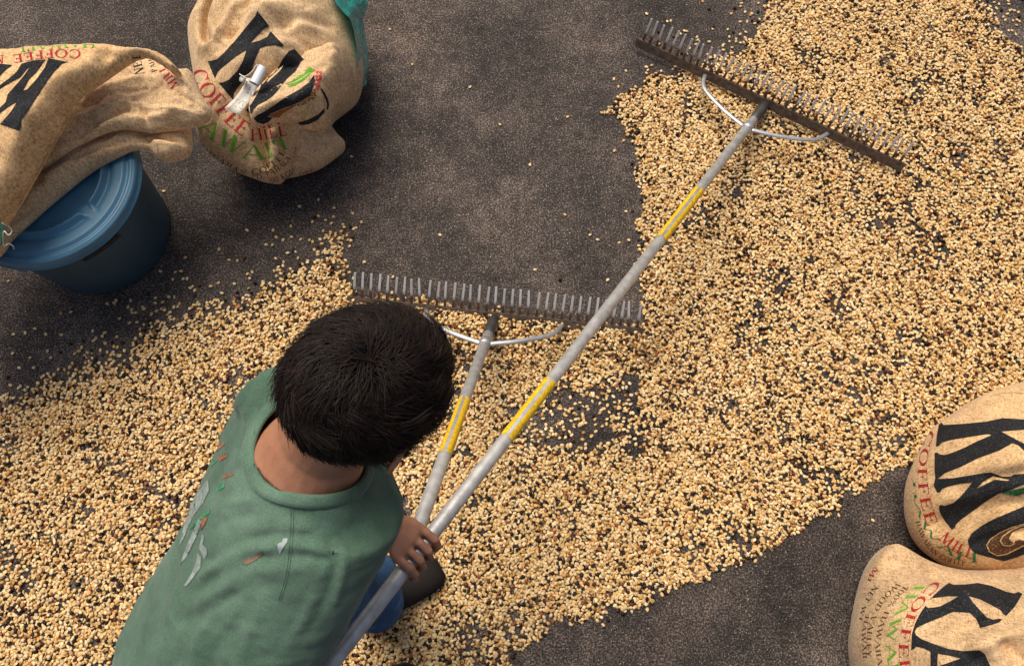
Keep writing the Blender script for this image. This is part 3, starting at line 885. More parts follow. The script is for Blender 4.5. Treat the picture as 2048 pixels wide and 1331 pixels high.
a_neck = Blob([(50, 345), (90, 275), (128, 240), (150, 195), (200, 150), (260, 115), (305, 106), (346, 138), (366, 147), (384, 145), (391, 158), (400, 180), (410, 202), (422, 219), (424, 226), (417, 242), (395, 252), (370, 257), (338, 261), (300, 265), (255, 258), (222, 262), (190, 274), (140, 300), (90, 335)], 0.448,
              [(220, 180, .500), (300, 150, .495), (340, 190, .505), (395, 215, .49), (250, 235, .485), (160, 250, .475), (300, 245, .475), (130, 250, .465), (200, 190, .49)], 0.372, 0.030, seed=12, cell=.005, n=2, thick=.018, lump=.004, ridge=.012, rang=-0.35,
              strokes=[([(150, 224), (200, 210), (258, 200), (300, 212), (420, 224)], .011, .006, .50), ([(145, 262), (190, 238), (250, 214)], -.022, .008, .49), ([(212, 262), (190, 250), (180, 235)], -.014, .008, .48), ([(185, 255), (230, 240), (290, 238), (350, 232)], .012, .010, .48), ([(262, 196), (305, 176), (335, 152)], -.010, .007, .50), ([(282, 214), (290, 238), (284, 256)], -.016, .006, .49), ([(330, 250), (380, 238), (416, 228)], .012, .006, .49), ([(325, 168), (360, 190), (408, 214)], -.010, .006, .50), ([(355, 152), (372, 175), (380, 205)], .008, .008, .50), ([(170, 190), (230, 168), (280, 150)], .010, .010, .50), ([(160, 205), (220, 188), (290, 172)], -.010, .008, .50), ([(350, 256), (385, 246), (412, 238)], -.010, .005, .47)])
a_main = Blob([(-330, 150), (-150, 125, .585), (0, 108, .595), (62, 98, .60), (130, 93, .60), (200, 89, .60), (250, 95, .595), (300, 100, .575), (332, 116, .55), (352, 134, .54), (363, 148, .53), (350, 150, .53), (330, 134, .545), (308, 120, .56), (290, 113, .57), (262, 121, .575), (230, 141, .575), (200, 162, .572), (165, 186, .565), (143, 206, .56), (137, 226, .555), (120, 258, .55), (102, 288, .54), (82, 326, .53), (62, 362, .52), (42, 398, .51), (22, 428, .50), (2, 450, .49), (-60, 500, .47), (-200, 600, .45), (-330, 620, .45)], 0.56,
              [(150, 130, .625), (60, 220, .64), (100, 170, .635), (-20, 150, .63), (20, 350, .59), (-100, 300, .64), (-200, 400, .63), (110, 250, .61), (250, 112, .61), (320, 122, .58)], 0.372, 0.028, seed=15, thick=.030, ridge=.009, rang=-.9,
              strokes=[([(300, 103), (255, 108), (200, 135), (155, 180), (138, 210), (104, 275), (60, 352), (20, 420)], 0.0174, .008, .62), ([(240, 112), (190, 138), (150, 172), (125, 215), (90, 275), (45, 350), (10, 410)], -0.0130, .010, .62), ([(200, 95), (185, 120), (150, 150)], -0.0145, .014, .64), ([(120, 300), (60, 320), (40, 370)], -0.0058, .02, .62), ([(75, 300), (45, 345), (10, 390)], 0.0116, .016, .62), ([(230, 98), (215, 118), (180, 145)], 0.0116, .012, .64)])
a_main.build('sack_body', M['burlap_warm'], sA)
a_neck.build('folded_end', M['burlap'], sA)
a_low.build('cloth_fold', M['burlap'], sA)
hA = surf_of([a_main, a_neck, a_low])
TA = lambda p: tr(p, 4.436, 0, 60)
decal('printed_letter', [
    [TA([(430, 250), (515, 268), (600, 285), (545, 305), (490, 365), (420, 455), (320, 610), (240, 730), (187, 800), (187, 860), (168, 893), (80, 865), (0, 838), (40, 790), (100, 720), (150, 640), (205, 540), (245, 525), (330, 430), (400, 330)])],
    [TA([(190, 300), (290, 272), (405, 262), (330, 370), (260, 440), (204, 541), (149, 641), (90, 675), (0, 738), (-60, 770), (-60, 720), (0, 690), (50, 640), (70, 570), (140, 490), (210, 410), (275, 312), (180, 420), (90, 470), (0, 525), (-60, 560), (-60, 520), (0, 490), (80, 430), (150, 370)])],
    [TA([(-150, 290), (0, 300), (110, 312), (60, 350), (0, 405), (-100, 500), (-150, 500)])]], hA, M['black'], sA)
lettering(text_path('COFFEE M', TA([(720, 215), (640, 210), (540, 208), (420, 213), (320, 226), (230, 240), (130, 255), (40, 258), (-100, 275)]), (17, 16)), hA, M['red'], sA)
lettering(text_path("HAWAI'I", TA([(850, 128), (770, 128), (650, 124), (520, 138), (400, 142), (300, 155), (180, 172)]), (13, 11)), hA, M['green'], sA)
decal('printed_lettering', text_path('NET', TA([(1240, 400), (1232, 350), (1215, 280), (1210, 220)]), (19, 15)), hA, M['black'], sA, step=2)
decal('printed_lettering', text_path('PAH', TA([(1372, 372), (1355, 320), (1335, 260)]), (11, 11)), hA, M['brown'], sA, step=2)
decal('printed_lettering', text_path('MILL', TA([(1560, 520), (1510, 440), (1460, 380), (1425, 320)]), (19, 15)), hA, M['red'], sA, step=2)
stitches('seam_stitching', [(148, 222), (190, 212), (240, 202), (262, 199), (290, 209), (340, 216), (405, 222)], hA, M['stitch'], sA, 3.4, 2.0, 1.2)
stitches('seam_stitching', [(135, 236), (118, 268), (98, 302), (78, 340), (58, 374), (35, 412)], hA, M['stitch_brown'], sA, 3.6, 2.2, 1.3)
film('plastic_liner', [unp(-30, 440, .58), unp(0, 442, .57), unp(12, 455, .54)], [unp(-30, 500, .50), unp(0, 492, .49), unp(8, 478, .50)], 16, 10, 0.004, 5.0, sA)
string('loose_thread', [unp(4, 446, .60), unp(16, 452, .575), unp(24, 462, .56), unp(17, 470, .555), unp(8, 462, .56), unp(6, 475, .53), unp(8, 492, .47), unp(17, 487, .46), unp(26, 492, .45), unp(28, 498, .44)], 0.0011, M['paper'], sA)

# ------------------------------------------------------------------ the two sacks in the right-hand corner
sC = thing('burlap_sack', unp(2000, 960, 0), 'plump upper sack in the right corner, printed with a brown bean swirl', 'sack')
c_main = Blob([(2420, 800), (2250, 745), (2120, 745), (2048, 764), (1990, 779), (1945, 800), (1905, 828), (1876, 850), (1858, 885), (1840, 922), (1828, 960), (1825, 1005), (1832, 1048), (1850, 1086), (1880, 1116), (1925, 1140), (1990, 1150), (2070, 1140), (2200, 1150), (2420, 1160)], 0.17,
              [(1960, 900, .43), (2040, 920, .47), (2048, 1050, .40), (1900, 950, .37), (1960, 1060, .34), (2150, 950, .5), (2300, 950, .5), (2048, 800, .36), (1890, 1050, .27)], 0.0, 0.15, seed=21,
              strokes=[([(1900, 945), (1960, 935), (2010, 915), (2048, 905)], 0.0174, .03, .40), ([(1985, 945), (2015, 952), (2048, 945)], -0.0232, .014, .42), ([(1950, 985), (2000, 985), (2048, 968)], 0.0145, .018, .42), ([(1920, 1065), (1980, 1010), (2048, 1000)], -0.0145, .02, .38), ([(2000, 1080), (2030, 1062), (2048, 1062)], -0.0174, .012, .38)])
c_main.build('sack_body', M['burlap_warm'], sC)
hC = surf_of([c_main])
T3 = lambda p: tr(p, 5.786, 1800, 750)
T4 = lambda p: tr(p, 5.786, 1800, 920)
decal('printed_letter', [
    [T3([(455, 545), (485, 550), (505, 575), (750, 560), (1000, 535), (1190, 495), (1500, 515), (1800, 580), (1800, 660), (1435, 630), (1175, 650), (1060, 690), (1015, 680), (850, 705), (600, 745), (490, 775), (445, 820), (415, 825), (430, 680)])],
    [T3([(1060, 692), (1176, 652), (1300, 720), (1435, 790), (1700, 900), (1700, 990), (1435, 870), (1370, 810), (1300, 785), (1150, 870), (900, 960), (700, 1060), (520, 1130), (455, 1185), (410, 1200), (400, 1100), (402, 895), (440, 895), (460, 915), (520, 920), (620, 890), (760, 830), (900, 760)])]], hC, M['black'], sC)
decal('printed_letter', [
    [T4([(410, 205), (450, 213), (600, 208), (850, 165), (1050, 135), (1180, 185), (1280, 185), (1320, 160), (1435, 155), (1800, 150), (1800, 260), (1435, 280), (1250, 350), (1130, 390), (1000, 470), (850, 580), (700, 690), (650, 740), (635, 780), (600, 800), (520, 700), (460, 600), (450, 520), (480, 515), (520, 525), (620, 490), (700, 420), (760, 350), (835, 255), (700, 270), (560, 300), (490, 330), (465, 370), (430, 370), (390, 290)]),
     T4([(890, 325), (960, 250), (1080, 178), (1160, 200), (1270, 225), (1240, 237), (1100, 222), (1000, 270)])],
    [T4([(1800, 420), (1600, 480), (1435, 530), (1250, 610), (1100, 670), (950, 750), (830, 840), (785, 920), (800, 1000), (860, 1070), (1000, 1110), (1200, 1165), (1350, 1120), (1500, 1060), (1800, 980)])]], hC, M['black'], sC)
decal('printed_bean_outline', [[T4([(1700, 690), (1435, 732), (1300, 762), (1150, 830), (1045, 905), (998, 980), (1030, 1056), (1128, 1105), (1235, 1088), (1435, 988), (1700, 870)])]], hC, M['burlap_warm'], sC, off=0.002)
decal('printed_bean', [[T4([(1700, 702), (1435, 744), (1305, 774), (1155, 842), (1055, 912), (1012, 980), (1042, 1048), (1130, 1092), (1230, 1075), (1330, 1020), (1435, 975), (1700, 858), (1700, 900), (1435, 925), (1370, 915), (1325, 935), (1330, 965), (1270, 992), (1195, 985), (1158, 930), (1180, 880), (1250, 815), (1350, 755), (1420, 742)])],
    [T4([(1400, 760), (1290, 815), (1200, 880), (1172, 925), (1200, 972), (1265, 980), (1315, 955), (1262, 905), (1300, 832), (1380, 785), (1600, 745), (1600, 730)])]], hC, M['brown'], sC, off=0.0028)
decal('printed_leaf', [[T4([(1150, 375), (1435, 312), (1700, 260), (1700, 330), (1435, 378), (1350, 412)])]], hC, M['dark_green'], sC, off=0.002)
lettering(text_path('COFFEE', T4([(372, -345), (322, -230), (285, -75), (262, 60), (265, 230), (285, 400), (320, 560), (385, 750)]), (15, 24)), hC, M['deep_red'], sC)
lettering(text_path('MILL', T4([(485, 850), (555, 920), (640, 990), (740, 1045), (860, 1090)]), (24, 18)), hC, M['deep_red'], sC)
lettering(text_path("HAWAI'I", T4([(165, 230), (180, 420), (215, 570), (285, 740), (400, 900), (530, 1020), (740, 1115), (910, 1125)]), (5, 19)), hC, M['dark_green'], sC)
decal('printed_lettering', text_path('HAWAIIAN COFFEE', T4([(205, 700), (260, 850), (340, 990), (450, 1090), (600, 1160), (760, 1190)]), (9, 10)), hC, M['brown'], sC, step=2)
stitches('seam_stitching', T3([(1050, 240), (1150, 215), (1290, 200), (1435, 212)]), hC, M['stitch_brown'], sC, 3.4, 2.2, 1.0)

sD = thing('burlap_sack', unp(1950, 1300, 0), 'dull burlap sack in the bottom right corner, overlapping the sack with the bean swirl', 'sack')
d_main = Blob([(1797, 1087), (1778, 1094), (1760, 1116), (1745, 1150), (1733, 1195), (1724, 1245), (1719, 1290), (1722, 1331), (1740, 1400), (1790, 1470), (1900, 1530), (2100, 1560), (2400, 1560), (2420, 1200), (2250, 1130), (2120, 1112), (2048, 1116), (1990, 1132), (1935, 1139), (1885, 1131), (1840, 1112)], 0.20,
              [(1850, 1200, .36), (1950, 1200, .42), (2000, 1290, .46), (1800, 1300, .36), (1900, 1331, .46), (2150, 1300, .55), (2150, 1450, .5), (1790, 1120, .22), (1900, 1450, .4), (1860, 1145, .25)], 0.0, 0.12, seed=33,
              strokes=[([(1945, 1290), (1960, 1275), (2000, 1262), (2048, 1255)], 0.0232, .016, .44), ([(1935, 1275), (1955, 1258), (2010, 1245), (2048, 1240)], -0.0203, .014, .44), ([(1950, 1285), (1975, 1300), (2000, 1331)], 0.0174, .018, .45), ([(1960, 1230), (1995, 1215), (2048, 1205)], 0.0087, .02, .43), ([(1800, 1100), (1830, 1125), (1880, 1142), (1940, 1146)], 0.0087, .008, .26), ([(2000, 1150), (2030, 1140), (2048, 1142)], 0.0145, .012, .34), ([(2010, 1290), (2030, 1300), (2048, 1320)], -0.0174, .012, .46)])
d_main.build('sack_body', M['burlap_grey'], sD)
hD = surf_of([d_main])
T5 = lambda p: tr(p, 5.302, 1700, 1080)
decal('printed_letter', [
    [T5([(1050, 448), (1100, 470), (1230, 465), (1360, 450), (1500, 480), (1650, 540), (1740, 560), (1790, 545), (1830, 565), (1750, 700), (1655, 800), (1618, 772), (1600, 740), (1500, 685), (1380, 625), (1255, 588), (1300, 650), (1380, 740), (1450, 812), (1520, 838), (1580, 828), (1618, 833), (1580, 870), (1480, 900), (1380, 928), (1340, 830), (1270, 765), (1090, 755), (950, 820), (800, 880), (710, 925), (688, 965), (655, 1000), (690, 880), (740, 780), (800, 690), (830, 715), (950, 700), (1060, 645), (1148, 592), (1050, 590), (870, 610), (835, 638), (900, 570), (980, 500)])],
    [T5([(656, 1000), (688, 966), (700, 1000), (760, 1045), (900, 1100), (1050, 1150), (1200, 1170), (1370, 1160), (1430, 1200), (1490, 1331), (1510, 1420), (940, 1420), (935, 1330), (1000, 1310), (1170, 1250), (1050, 1220), (932, 1200), (925, 1420), (855, 1420), (855, 1180), (780, 1140), (700, 1125), (680, 1150), (650, 1160)])]], hD, M['black'], sD)
lettering(text_path('COFFEE', T5([(935, 435), (850, 525), (725, 665), (640, 820), (588, 1000), (570, 1160), (585, 1320), (610, 1420)]), (17, 21), skew=(-.5, 0)), hD, M['deep_red'], sD)
lettering(text_path('HAWAI', T5([(760, 470), (650, 590), (560, 720), (475, 880), (435, 1060), (440, 1220), (480, 1380)]), (15, 22), skew=(-1.0, 0)), hD, M['green'], sD)
decal('printed_lettering', text_path('100% HAWAIIAN', T5([(600, 490), (500, 590), (400, 745), (335, 890), (305, 1020), (298, 1160), (330, 1340), (350, 1420)]), 9.5, skew=(-.4, 0)), hD, M['brown'], sD, step=2)
decal('printed_lettering', text_path('WOOD VALLEY', T5([(530, 455), (380, 590), (290, 720), (228, 880), (202, 1050), (205, 1240)]), 10), hD, M['brown'], sD, step=2)
decal('printed_lettering', text_path('HAWAII', T5([(185, 795), (155, 920), (148, 1060), (160, 1250)]), 8), hD, M['brown'], sD, step=2)
decal('printed_lettering', text_path('NET WT', T5([(285, 480), (215, 580), (160, 680), (125, 790), (110, 860)]), (10, 5)), hD, M['black'], sD, step=2)
decal('printed_lettering', text_path('MI', T5([(300, 285), (245, 345), (198, 440)]), (10, 5)), hD, M['deep_red'], sD, step=2)
stitches('seam_stitching', T5([(465, 80), (510, 150), (560, 205), (620, 262), (690, 308), (780, 338), (900, 348), (1000, 345)]), hD, M['stitch'], sD, 2.6, 1.6, 1.0)

# ------------------------------------------------------------------ blue tub with lid
def mat_tub(name, col, rough, scr):
    m, nt, b = new_mat(name); L = nt.links.new
    tc = N(nt, 'ShaderNodeTexCoord')
    nz = N(nt, 'ShaderNodeTexNoise', i_Scale=9.0, i_Detail=6.0); L(tc.outputs['Object'], nz.inputs['Vector'])
    r = ramp(nt, [(0.3, tuple(c * 0.85 for c in col)), (0.7, tuple(c * 1.15 for c in col))]); L(nz.outputs['Fac'], r.inputs['Fac'])
    mp = N(nt, 'ShaderNodeMapping'); mp.inputs['Scale'].default_value = (14, 160, 60); mp.inputs['Rotation'].default_value = (0.6, 0.4, 0.7)
    L(tc.outputs['Object'], mp.inputs['Vector'])
    sn = N(nt, 'ShaderNodeTexNoise', i_Scale=1.0, i_Detail=3.0, i_Distortion=0.4); L(mp.outputs['Vector'], sn.inputs['Vector'])
    rs = ramp(nt, [(0.66, (0, 0, 0)), (0.74, (scr, scr, scr))]); L(sn.outputs['Fac'], rs.inputs['Fac'])
    L(mixc(nt, rs.outputs['Color'], r.outputs['Color'], (0.16, 0.17, 0.18)), b.inputs['Base Color'])
    b.inputs['Roughness'].default_value = rough
    n2 = N(nt, 'ShaderNodeTexNoise', i_Scale=420.0); L(tc.outputs['Object'], n2.inputs['Vector'])
    bp = N(nt, 'ShaderNodeBump', i_Strength=0.12, i_Distance=0.001); L(n2.outputs['Fac'], bp.inputs['Height']); L(bp.outputs['Normal'], b.inputs['Normal'])
    return m
TUBC = unp(212, 468, 0)
tub = thing('lidded_tub', TUBC, 'round navy plastic tub with steel blue lid under the folded sack', 'tub')
def lathe(prof, n=96, c=TUBC, mod=None):
    V, Fs = [], []
    for k in range(n):
        a = 2 * math.pi * k / n
        for (r, z) in prof:
            rr, zz = (r, z) if mod is None else mod(r, z, a)
            V.append((c[0] + rr * math.cos(a), c[1] + rr * math.sin(a), zz))
    m_ = len(prof)
    for k in range(n):
        k2 = (k + 1) % n
        for i in range(m_ - 1):
            Fs.append((k * m_ + i, k2 * m_ + i, k2 * m_ + i + 1, k * m_ + i + 1))
    return V, Fs
LZ = 0.365; LR = 0.250
body = [(0.0, 0.003), (0.19, 0.003), (0.199, 0.006), (0.203, 0.014), (0.232, LZ - 0.055), (0.236, LZ - 0.045), (0.236, LZ - 0.012), (0.231, LZ - 0.012), (0.226, LZ - 0.05)]
V, Fs = lathe(body)
add('tub_body', mesh('tub_body', V, Fs), mat_tub('navy_plastic', (0.028, 0.075, 0.125), 0.5, 0.6), tub)
ang_slot = math.atan2(*(unp(185, 478, LZ - .03) - TUBC)[[1, 0]])
prof = []
for r in np.r_[np.linspace(0.0, 0.10, 5), np.linspace(0.105, 0.218, 60), np.linspace(0.221, 0.244, 8)]:
    prof.append((r, LZ))
prof += [(0.2475, LZ - 0.002), (LR, LZ - 0.006), (LR + 0.002, LZ - 0.014), (LR + 0.004, LZ - 0.024), (LR + 0.0075, LZ - 0.026), (LR + 0.0075, LZ - 0.029), (LR - 0.003, LZ - 0.029)]
def lidmod(r, z, a):
    if z < LZ - 0.0001: return r, z
    h = 0.010 * (1 - np.clip((r - 0.219) / 0.012, 0, 1)) + 0.006 * math.exp(-((r - 0.237) / 0.007) ** 2)
    # raised lobes: arcs with pinched ends around the lid
    ph = ((a - ang_slot - 0.23) / (2 * math.pi / 5)) % 1.0
    e = min(ph, 1 - ph)
    ends = np.clip((e - 0.045) / 0.05, 0, 1); ends = ends * ends * (3 - 2 * ends)
    rc = 0.166 + 0.020 * (1 - ends)
    h += (0.009 * math.exp(-((r - rc) / 0.0075) ** 2) - 0.005 * math.exp(-((r - rc - 0.017) / 0.007) ** 2)) * ends
    h -= 0.006 * (1 - np.clip((r - 0.140) / 0.02, 0, 1))
    return r, LZ - 0.004 + h
V, Fs = lathe(prof, 240, mod=lidmod)
add('lid', mesh('lid', V, Fs), mat_tub('steel_blue_plastic', (0.045, 0.145, 0.240), 0.42, 0.3), tub)
# slot grip under the rim
sl = nrm(np.array([math.cos(ang_slot), math.sin(ang_slot), 0])); st = np.array([-sl[1], sl[0], 0])
parts = []
for (u, w0, w1, hz) in ((0, .058, .005, 0.0), (0, .058, .005, 0.036)):
    pts = []
    for t in np.linspace(-w0, w0, 15):
        a = ang_slot + t / 0.235
        pts.append(TUBC + np.array([math.cos(a) * .2375, math.sin(a) * .2375, LZ - 0.078 + hz - .0]))
    parts.append(tube(pts, [(0.003, 0.003)] * len(pts), 6))
for t in (-.058, .058):
    a = ang_slot + t / 0.235
    parts.append(tube([TUBC + np.array([math.cos(a) * .2355, math.sin(a) * .2355, LZ - 0.078]), TUBC + np.array([math.cos(a) * .2385, math.sin(a) * .2385, LZ - 0.042])], 0.003, 6))
V, Fs = joinm(parts)
add('grip_frame', mesh('grip_frame', V, Fs), mat_plain('dark_navy_rim', (0.03, 0.042, 0.055), 0.5), tub)
V, Fs = [], []
for i, t in enumerate(np.linspace(-.054, .054, 15)):
    a = ang_slot + t / 0.235
    for z, rr in ((LZ - .072, .2362), (LZ - .042, .2385)):
        V.append(TUBC + np.array([math.cos(a) * rr, math.sin(a) * rr, z]))
Fs = [(2 * i, 2 * i + 2, 2 * i + 3, 2 * i + 1) for i in range(14)]
add('grip_hole_shade', mesh('grip_hole_shade', V, Fs), mat_plain('painted_hollow_shade', (0.004, 0.004, 0.005), 0.9), tub)  # black sheet paints the shade inside the slot; the tub wall is uncut

# ------------------------------------------------------------------ two landscape rakes, teeth turned up
def mat_tooth():
    m, nt, b = new_mat('tooth_metal'); L = nt.links.new
    tc = N(nt, 'ShaderNodeTexCoord'); sp = N(nt, 'ShaderNodeSeparateXYZ'); L(tc.outputs['Object'], sp.inputs[0])
    nz = N(nt, 'ShaderNodeTexNoise', i_Scale=60.0, i_Detail=3.0); L(tc.outputs['Object'], nz.inputs['Vector'])
    ad = N(nt, 'ShaderNodeMath', operation='MULTIPLY_ADD'); L(nz.outputs['Fac'], ad.inputs[0]); ad.inputs[1].default_value = 0.05; L(sp.outputs['Z'], ad.inputs[2])
    r = ramp(nt, [(0.042, (0.10, 0.042, 0.020)), (0.066, (0.55, 0.55, 0.56))]); L(ad.outputs[0], r.inputs['Fac'])
    L(r.outputs['Color'], b.inputs['Base Color'])
    b.inputs['Metallic'].default_value = 0.4; b.inputs['Roughness'].default_value = 0.5
    return m
M['tooth'] = mat_tooth()
def tooth_mesh():
    V, Fs = [], []
    L_ = 0.080
    for i in range(6):
        t = i / 5; w = 0.0040 * (1 - 0.25 * t); th = 0.0018
        y = -0.006 * t * t
        for sx, sy in ((-1, -1), (1, -1), (1, 1), (-1, 1)):
            V.append((sx * w, y + sy * th, t * L_))
    for i in range(5):
        for k in range(4):
            k2 = (k + 1) % 4
            Fs.append((i * 4 + k, i * 4 + k2, (i + 1) * 4 + k2, (i + 1) * 4 + k))
    Fs += [(3, 2, 1, 0), (20, 21, 22, 23)]
    return mesh('tooth', V, Fs)
TOOTH = tooth_mesh(); TOOTH.materials.append(M['tooth'])

def rake(Lp, Rp, hand, end_len, label, bands, nteeth):
    Lp, Rp, hand = map(np.asarray, (Lp, Rp, hand))
    c = (Lp + Rp) / 2
    a = nrm(Rp - Lp); W = np.linalg.norm(Rp - Lp)
    h = nrm(hand - c)
    t = np.array([0, 0, 1.0]); t = t - h * (t @ h); t = nrm(t - a * (t @ a)); f = np.cross(t, a)      # f: away along the ground
    if f @ h < 0: f = -f
    rk = thing('landscape_rake', c, label, 'rake', None)
    me = mesh('bar', *box(c + t * 0.005, (a, f, t), (W / 2 + .008, .0045, .016))); bevel_mesh(me, .0016)
    add('bar', me, M['rust_bar'], rk, smooth=False)
    mat = Matrix((Vector(a), Vector(f), Vector(t))).transposed().to_4x4()
    for i in range(nteeth):
        p = Lp + (Rp - Lp) * (i + 0.5) / nteeth + t * 0.018
        o = bpy.data.objects.new('tooth', TOOTH); COL.objects.link(o)
        j = Matrix.Rotation(random.gauss(0, .05), 4, 'X') @ Matrix.Rotation(random.gauss(0, .045), 4, 'Y')
        o.matrix_world = Matrix.Translation(Vector(p)) @ mat @ j
        o.parent = rk; o.matrix_parent_inverse = rk.matrix_world.inverted()
    s = c + h * .02
    k = c + h * 0.16                                   # where the bow meets the tube
    for sgn in (-1, 1):
        e = c + a * sgn * W * 0.235 + t * 0.004
        mid1 = c + a * sgn * W * 0.205 + h * .075 + t * .006
        mid2 = c + a * sgn * W * 0.11 + h * .135 + t * .006
        V, Fs = tube(smooth_poly([e, mid1, mid2, k + a * sgn * .010 + h * .004], 6, False), [(0.0072, 0.0038)] * 19, 10)
        add('bow_brace', mesh('bow_brace', V, Fs), M['metal'], rk)
    V, Fs = tube([c - h * .004, c + h * .03, c + h * .11, c + h * .112], [.0135, .0160, .0160, .014], 20)
    add('socket', mesh('socket', V, Fs), M['ferrule'], rk)
    L_ = np.linalg.norm(hand - c)
    e = hand + h * end_len
    V, Fs = tube([c + h * .09, c + h * .0901, e - h * .004, e], [.0135, .0148, .0148, .0125], 24)
    hd = add('handle', mesh('handle', V, Fs), M['handle'], rk)
    V, Fs = tube([k - h * .014, k - h * .013, k + h * .015, k + h * .016], [.0150, .0172, .0172, .0150], 20)
    add('clamp', mesh('clamp', V, Fs), M['metal'], rk)
    # yellow stickers: two strips that leave a bare line along the top
    fa, fb = frame_of(h, (0, 0, 1)); up_ = np.array([0, 0, 1.0]) - h * h[2]; up_ = nrm(up_)
    sd_ = np.cross(h, up_)
    for (y0, y1), (a0, a1) in [(q_, w_) for q_ in bands for w_ in ((18, 118), (-118, -12))]:
        V, Fs = [], []
        n_ = 10
        for q in (y0, y1):
            for i in range(n_ + 1):
                an = R(a0 + (a1 - a0) * i / n_)
                V.append(c + h * q + (up_ * math.cos(an) + sd_ * math.sin(an)) * .0155)
        Fs = [(i, i + 1, n_ + 2 + i, n_ + 1 + i) for i in range(n_)]
        add('yellow_sticker', mesh('yellow_sticker', V, Fs), M['yellow'], rk)
    return c, h
HANDP = unp(846, 1090, .72)
farC, farH = rake(unp(1276, 88, .030), unp(1800, 336, .030), HANDP, 0.52, 'longer rake stretched out over the beans at the upper right, handle under the arm', [(.545, .80), (1.385, 1.57)], 38)
nearC, nearH = rake(unp(700, 604, .030), unp(1280, 668, .030), unp(829, 1076, .715), -.012, 'rake nearer the man, teeth up along the edge of the bare paving', [(.468, .70)], 35)

# ------------------------------------------------------------------ the man
HC = unp(731, 788, 1.310)                                # middle of the head
C7 = unp(556, 892, 1.245)                                # base of the neck
LSH, RSH = unp(562, 792, 1.150), unp(612, 1140, 1.085)
LEL, REL = unp(645, 985, .87), unp(520, 1345, .97)
HIP = unp(425, 1335, .94)
CH = (LSH + RSH) / 2 * 0.55 + C7 * 0.45
tors = nrm(C7 - HIP)                                     # up along the spine
rgt = nrm(RSH - LSH); rgt = nrm(rgt - tors * (rgt @ tors))
frt = np.cross(tors, rgt)                                # out of the chest
if frt[2] > 0: frt = -frt
hipr = nrm(np.array([0.30, -0.95, 0.0]))
LHIP, RHIP = HIP - hipr * .09 + frt * .05 - tors * .05, HIP + hipr * .09 + frt * .05 - tors * .05
LKN, LAN = unp(735, 1172, .50), unp(750, 1208, .09)
RKN, RAN = unp(575, 1420, .52), unp(690, 1420, .09)
g_ = nrm(np.array([0.80, 0.60, 0])); tilt = R(40)
HU = np.array([g_[0] * math.sin(tilt), g_[1] * math.sin(tilt), math.cos(tilt)])
HF = np.array([g_[0] * math.cos(tilt), g_[1] * math.cos(tilt), -math.sin(tilt)])
HR = np.cross(HF, HU)

def mat_skin():
    m, nt, b = new_mat('tanned_skin'); L = nt.links.new
    tc = N(nt, 'ShaderNodeTexCoord'); nz = N(nt, 'ShaderNodeTexNoise', i_Scale=24.0, i_Detail=6.0, i_Roughness=0.65); L(tc.outputs['Object'], nz.inputs['Vector'])
    r = ramp(nt, [(0.3, (0.33, 0.145, 0.080)), (0.6, (0.44, 0.205, 0.120)), (0.8, (0.48, 0.22, 0.15))]); L(nz.outputs['Fac'], r.inputs['Fac'])
    L(r.outputs['Color'], b.inputs['Base Color'])
    b.inputs['Roughness'].default_value = 0.55
    b.inputs['Subsurface Weight'].default_value = 0.12
    b.inputs['Subsurface Radius'].default_value = (0.02, 0.008, 0.004)
    b.inputs['Subsurface Scale'].default_value = 0.3
    n2 = N(nt, 'ShaderNodeTexNoise', i_Scale=320.0, i_Detail=4.0); L(tc.outputs['Object'], n2.inputs['Vector'])
    bp = N(nt, 'ShaderNodeBump', i_Strength=0.45, i_Distance=0.001); L(n2.outputs['Fac'], bp.inputs['Height']); L(bp.outputs['Normal'], b.inputs['Normal'])
    return m
M['skin'] = mat_skin()

def grip(Hc, h, wrist, nfing=4, flip=1):
    """hand closed round a tube that passes Hc along h; fingers go over it, the thumb under it"""
    w = wrist - Hc; w = w - h * (w @ h); w = nrm(w)
    u = np.cross(h, w) * flip
    if u[2] > 0: u = -u                                  # the fingers close over the top, the thumb below
    P = []
    at = lambda ang, r, o: Hc + (w * math.cos(R(ang)) + u * math.sin(R(ang))) * r + h * o
    palm = [wrist, Hc + w * .060 - u * .004, Hc + w * .036 - u * .010]
    P.append(tube(palm, [(.027, .020), (.038, .017), (.047, .013)], 16, ref=tuple(u), round_ends=True))
    ln = [0.90, 1.0, 0.96, 0.82]
    for k in range(nfing):
        o = (k - 1.5) * .0245
        r = .0255
        angs = np.array([-12, -52, -100, -150, -196, -232]) * ln[k]
        ch = [Hc + w * .044 - u * .008 + h * o * .9] + [at(a, r + (.006 if i == 0 else .001), o) for i, a in enumerate(angs)]
        P.append(tube(ch, [.0092, .0094, .0086, .0092, .0082, .0084, .0070], 10, round_ends=True))
    o = -.036
    ch = [wrist * .45 + (Hc + w * .05) * .55 + h * o * .6 + u * .004, Hc + w * .040 + u * .014 + h * o * 1.1, at(62, .029, o * 1.0), at(100, .0275, o * .55), at(128, .027, o * .2)]
    P.append(tube(ch, [.0135, .0135, .0118, .0106, .0090], 10, round_ends=True))
    return P

bodyparts = []
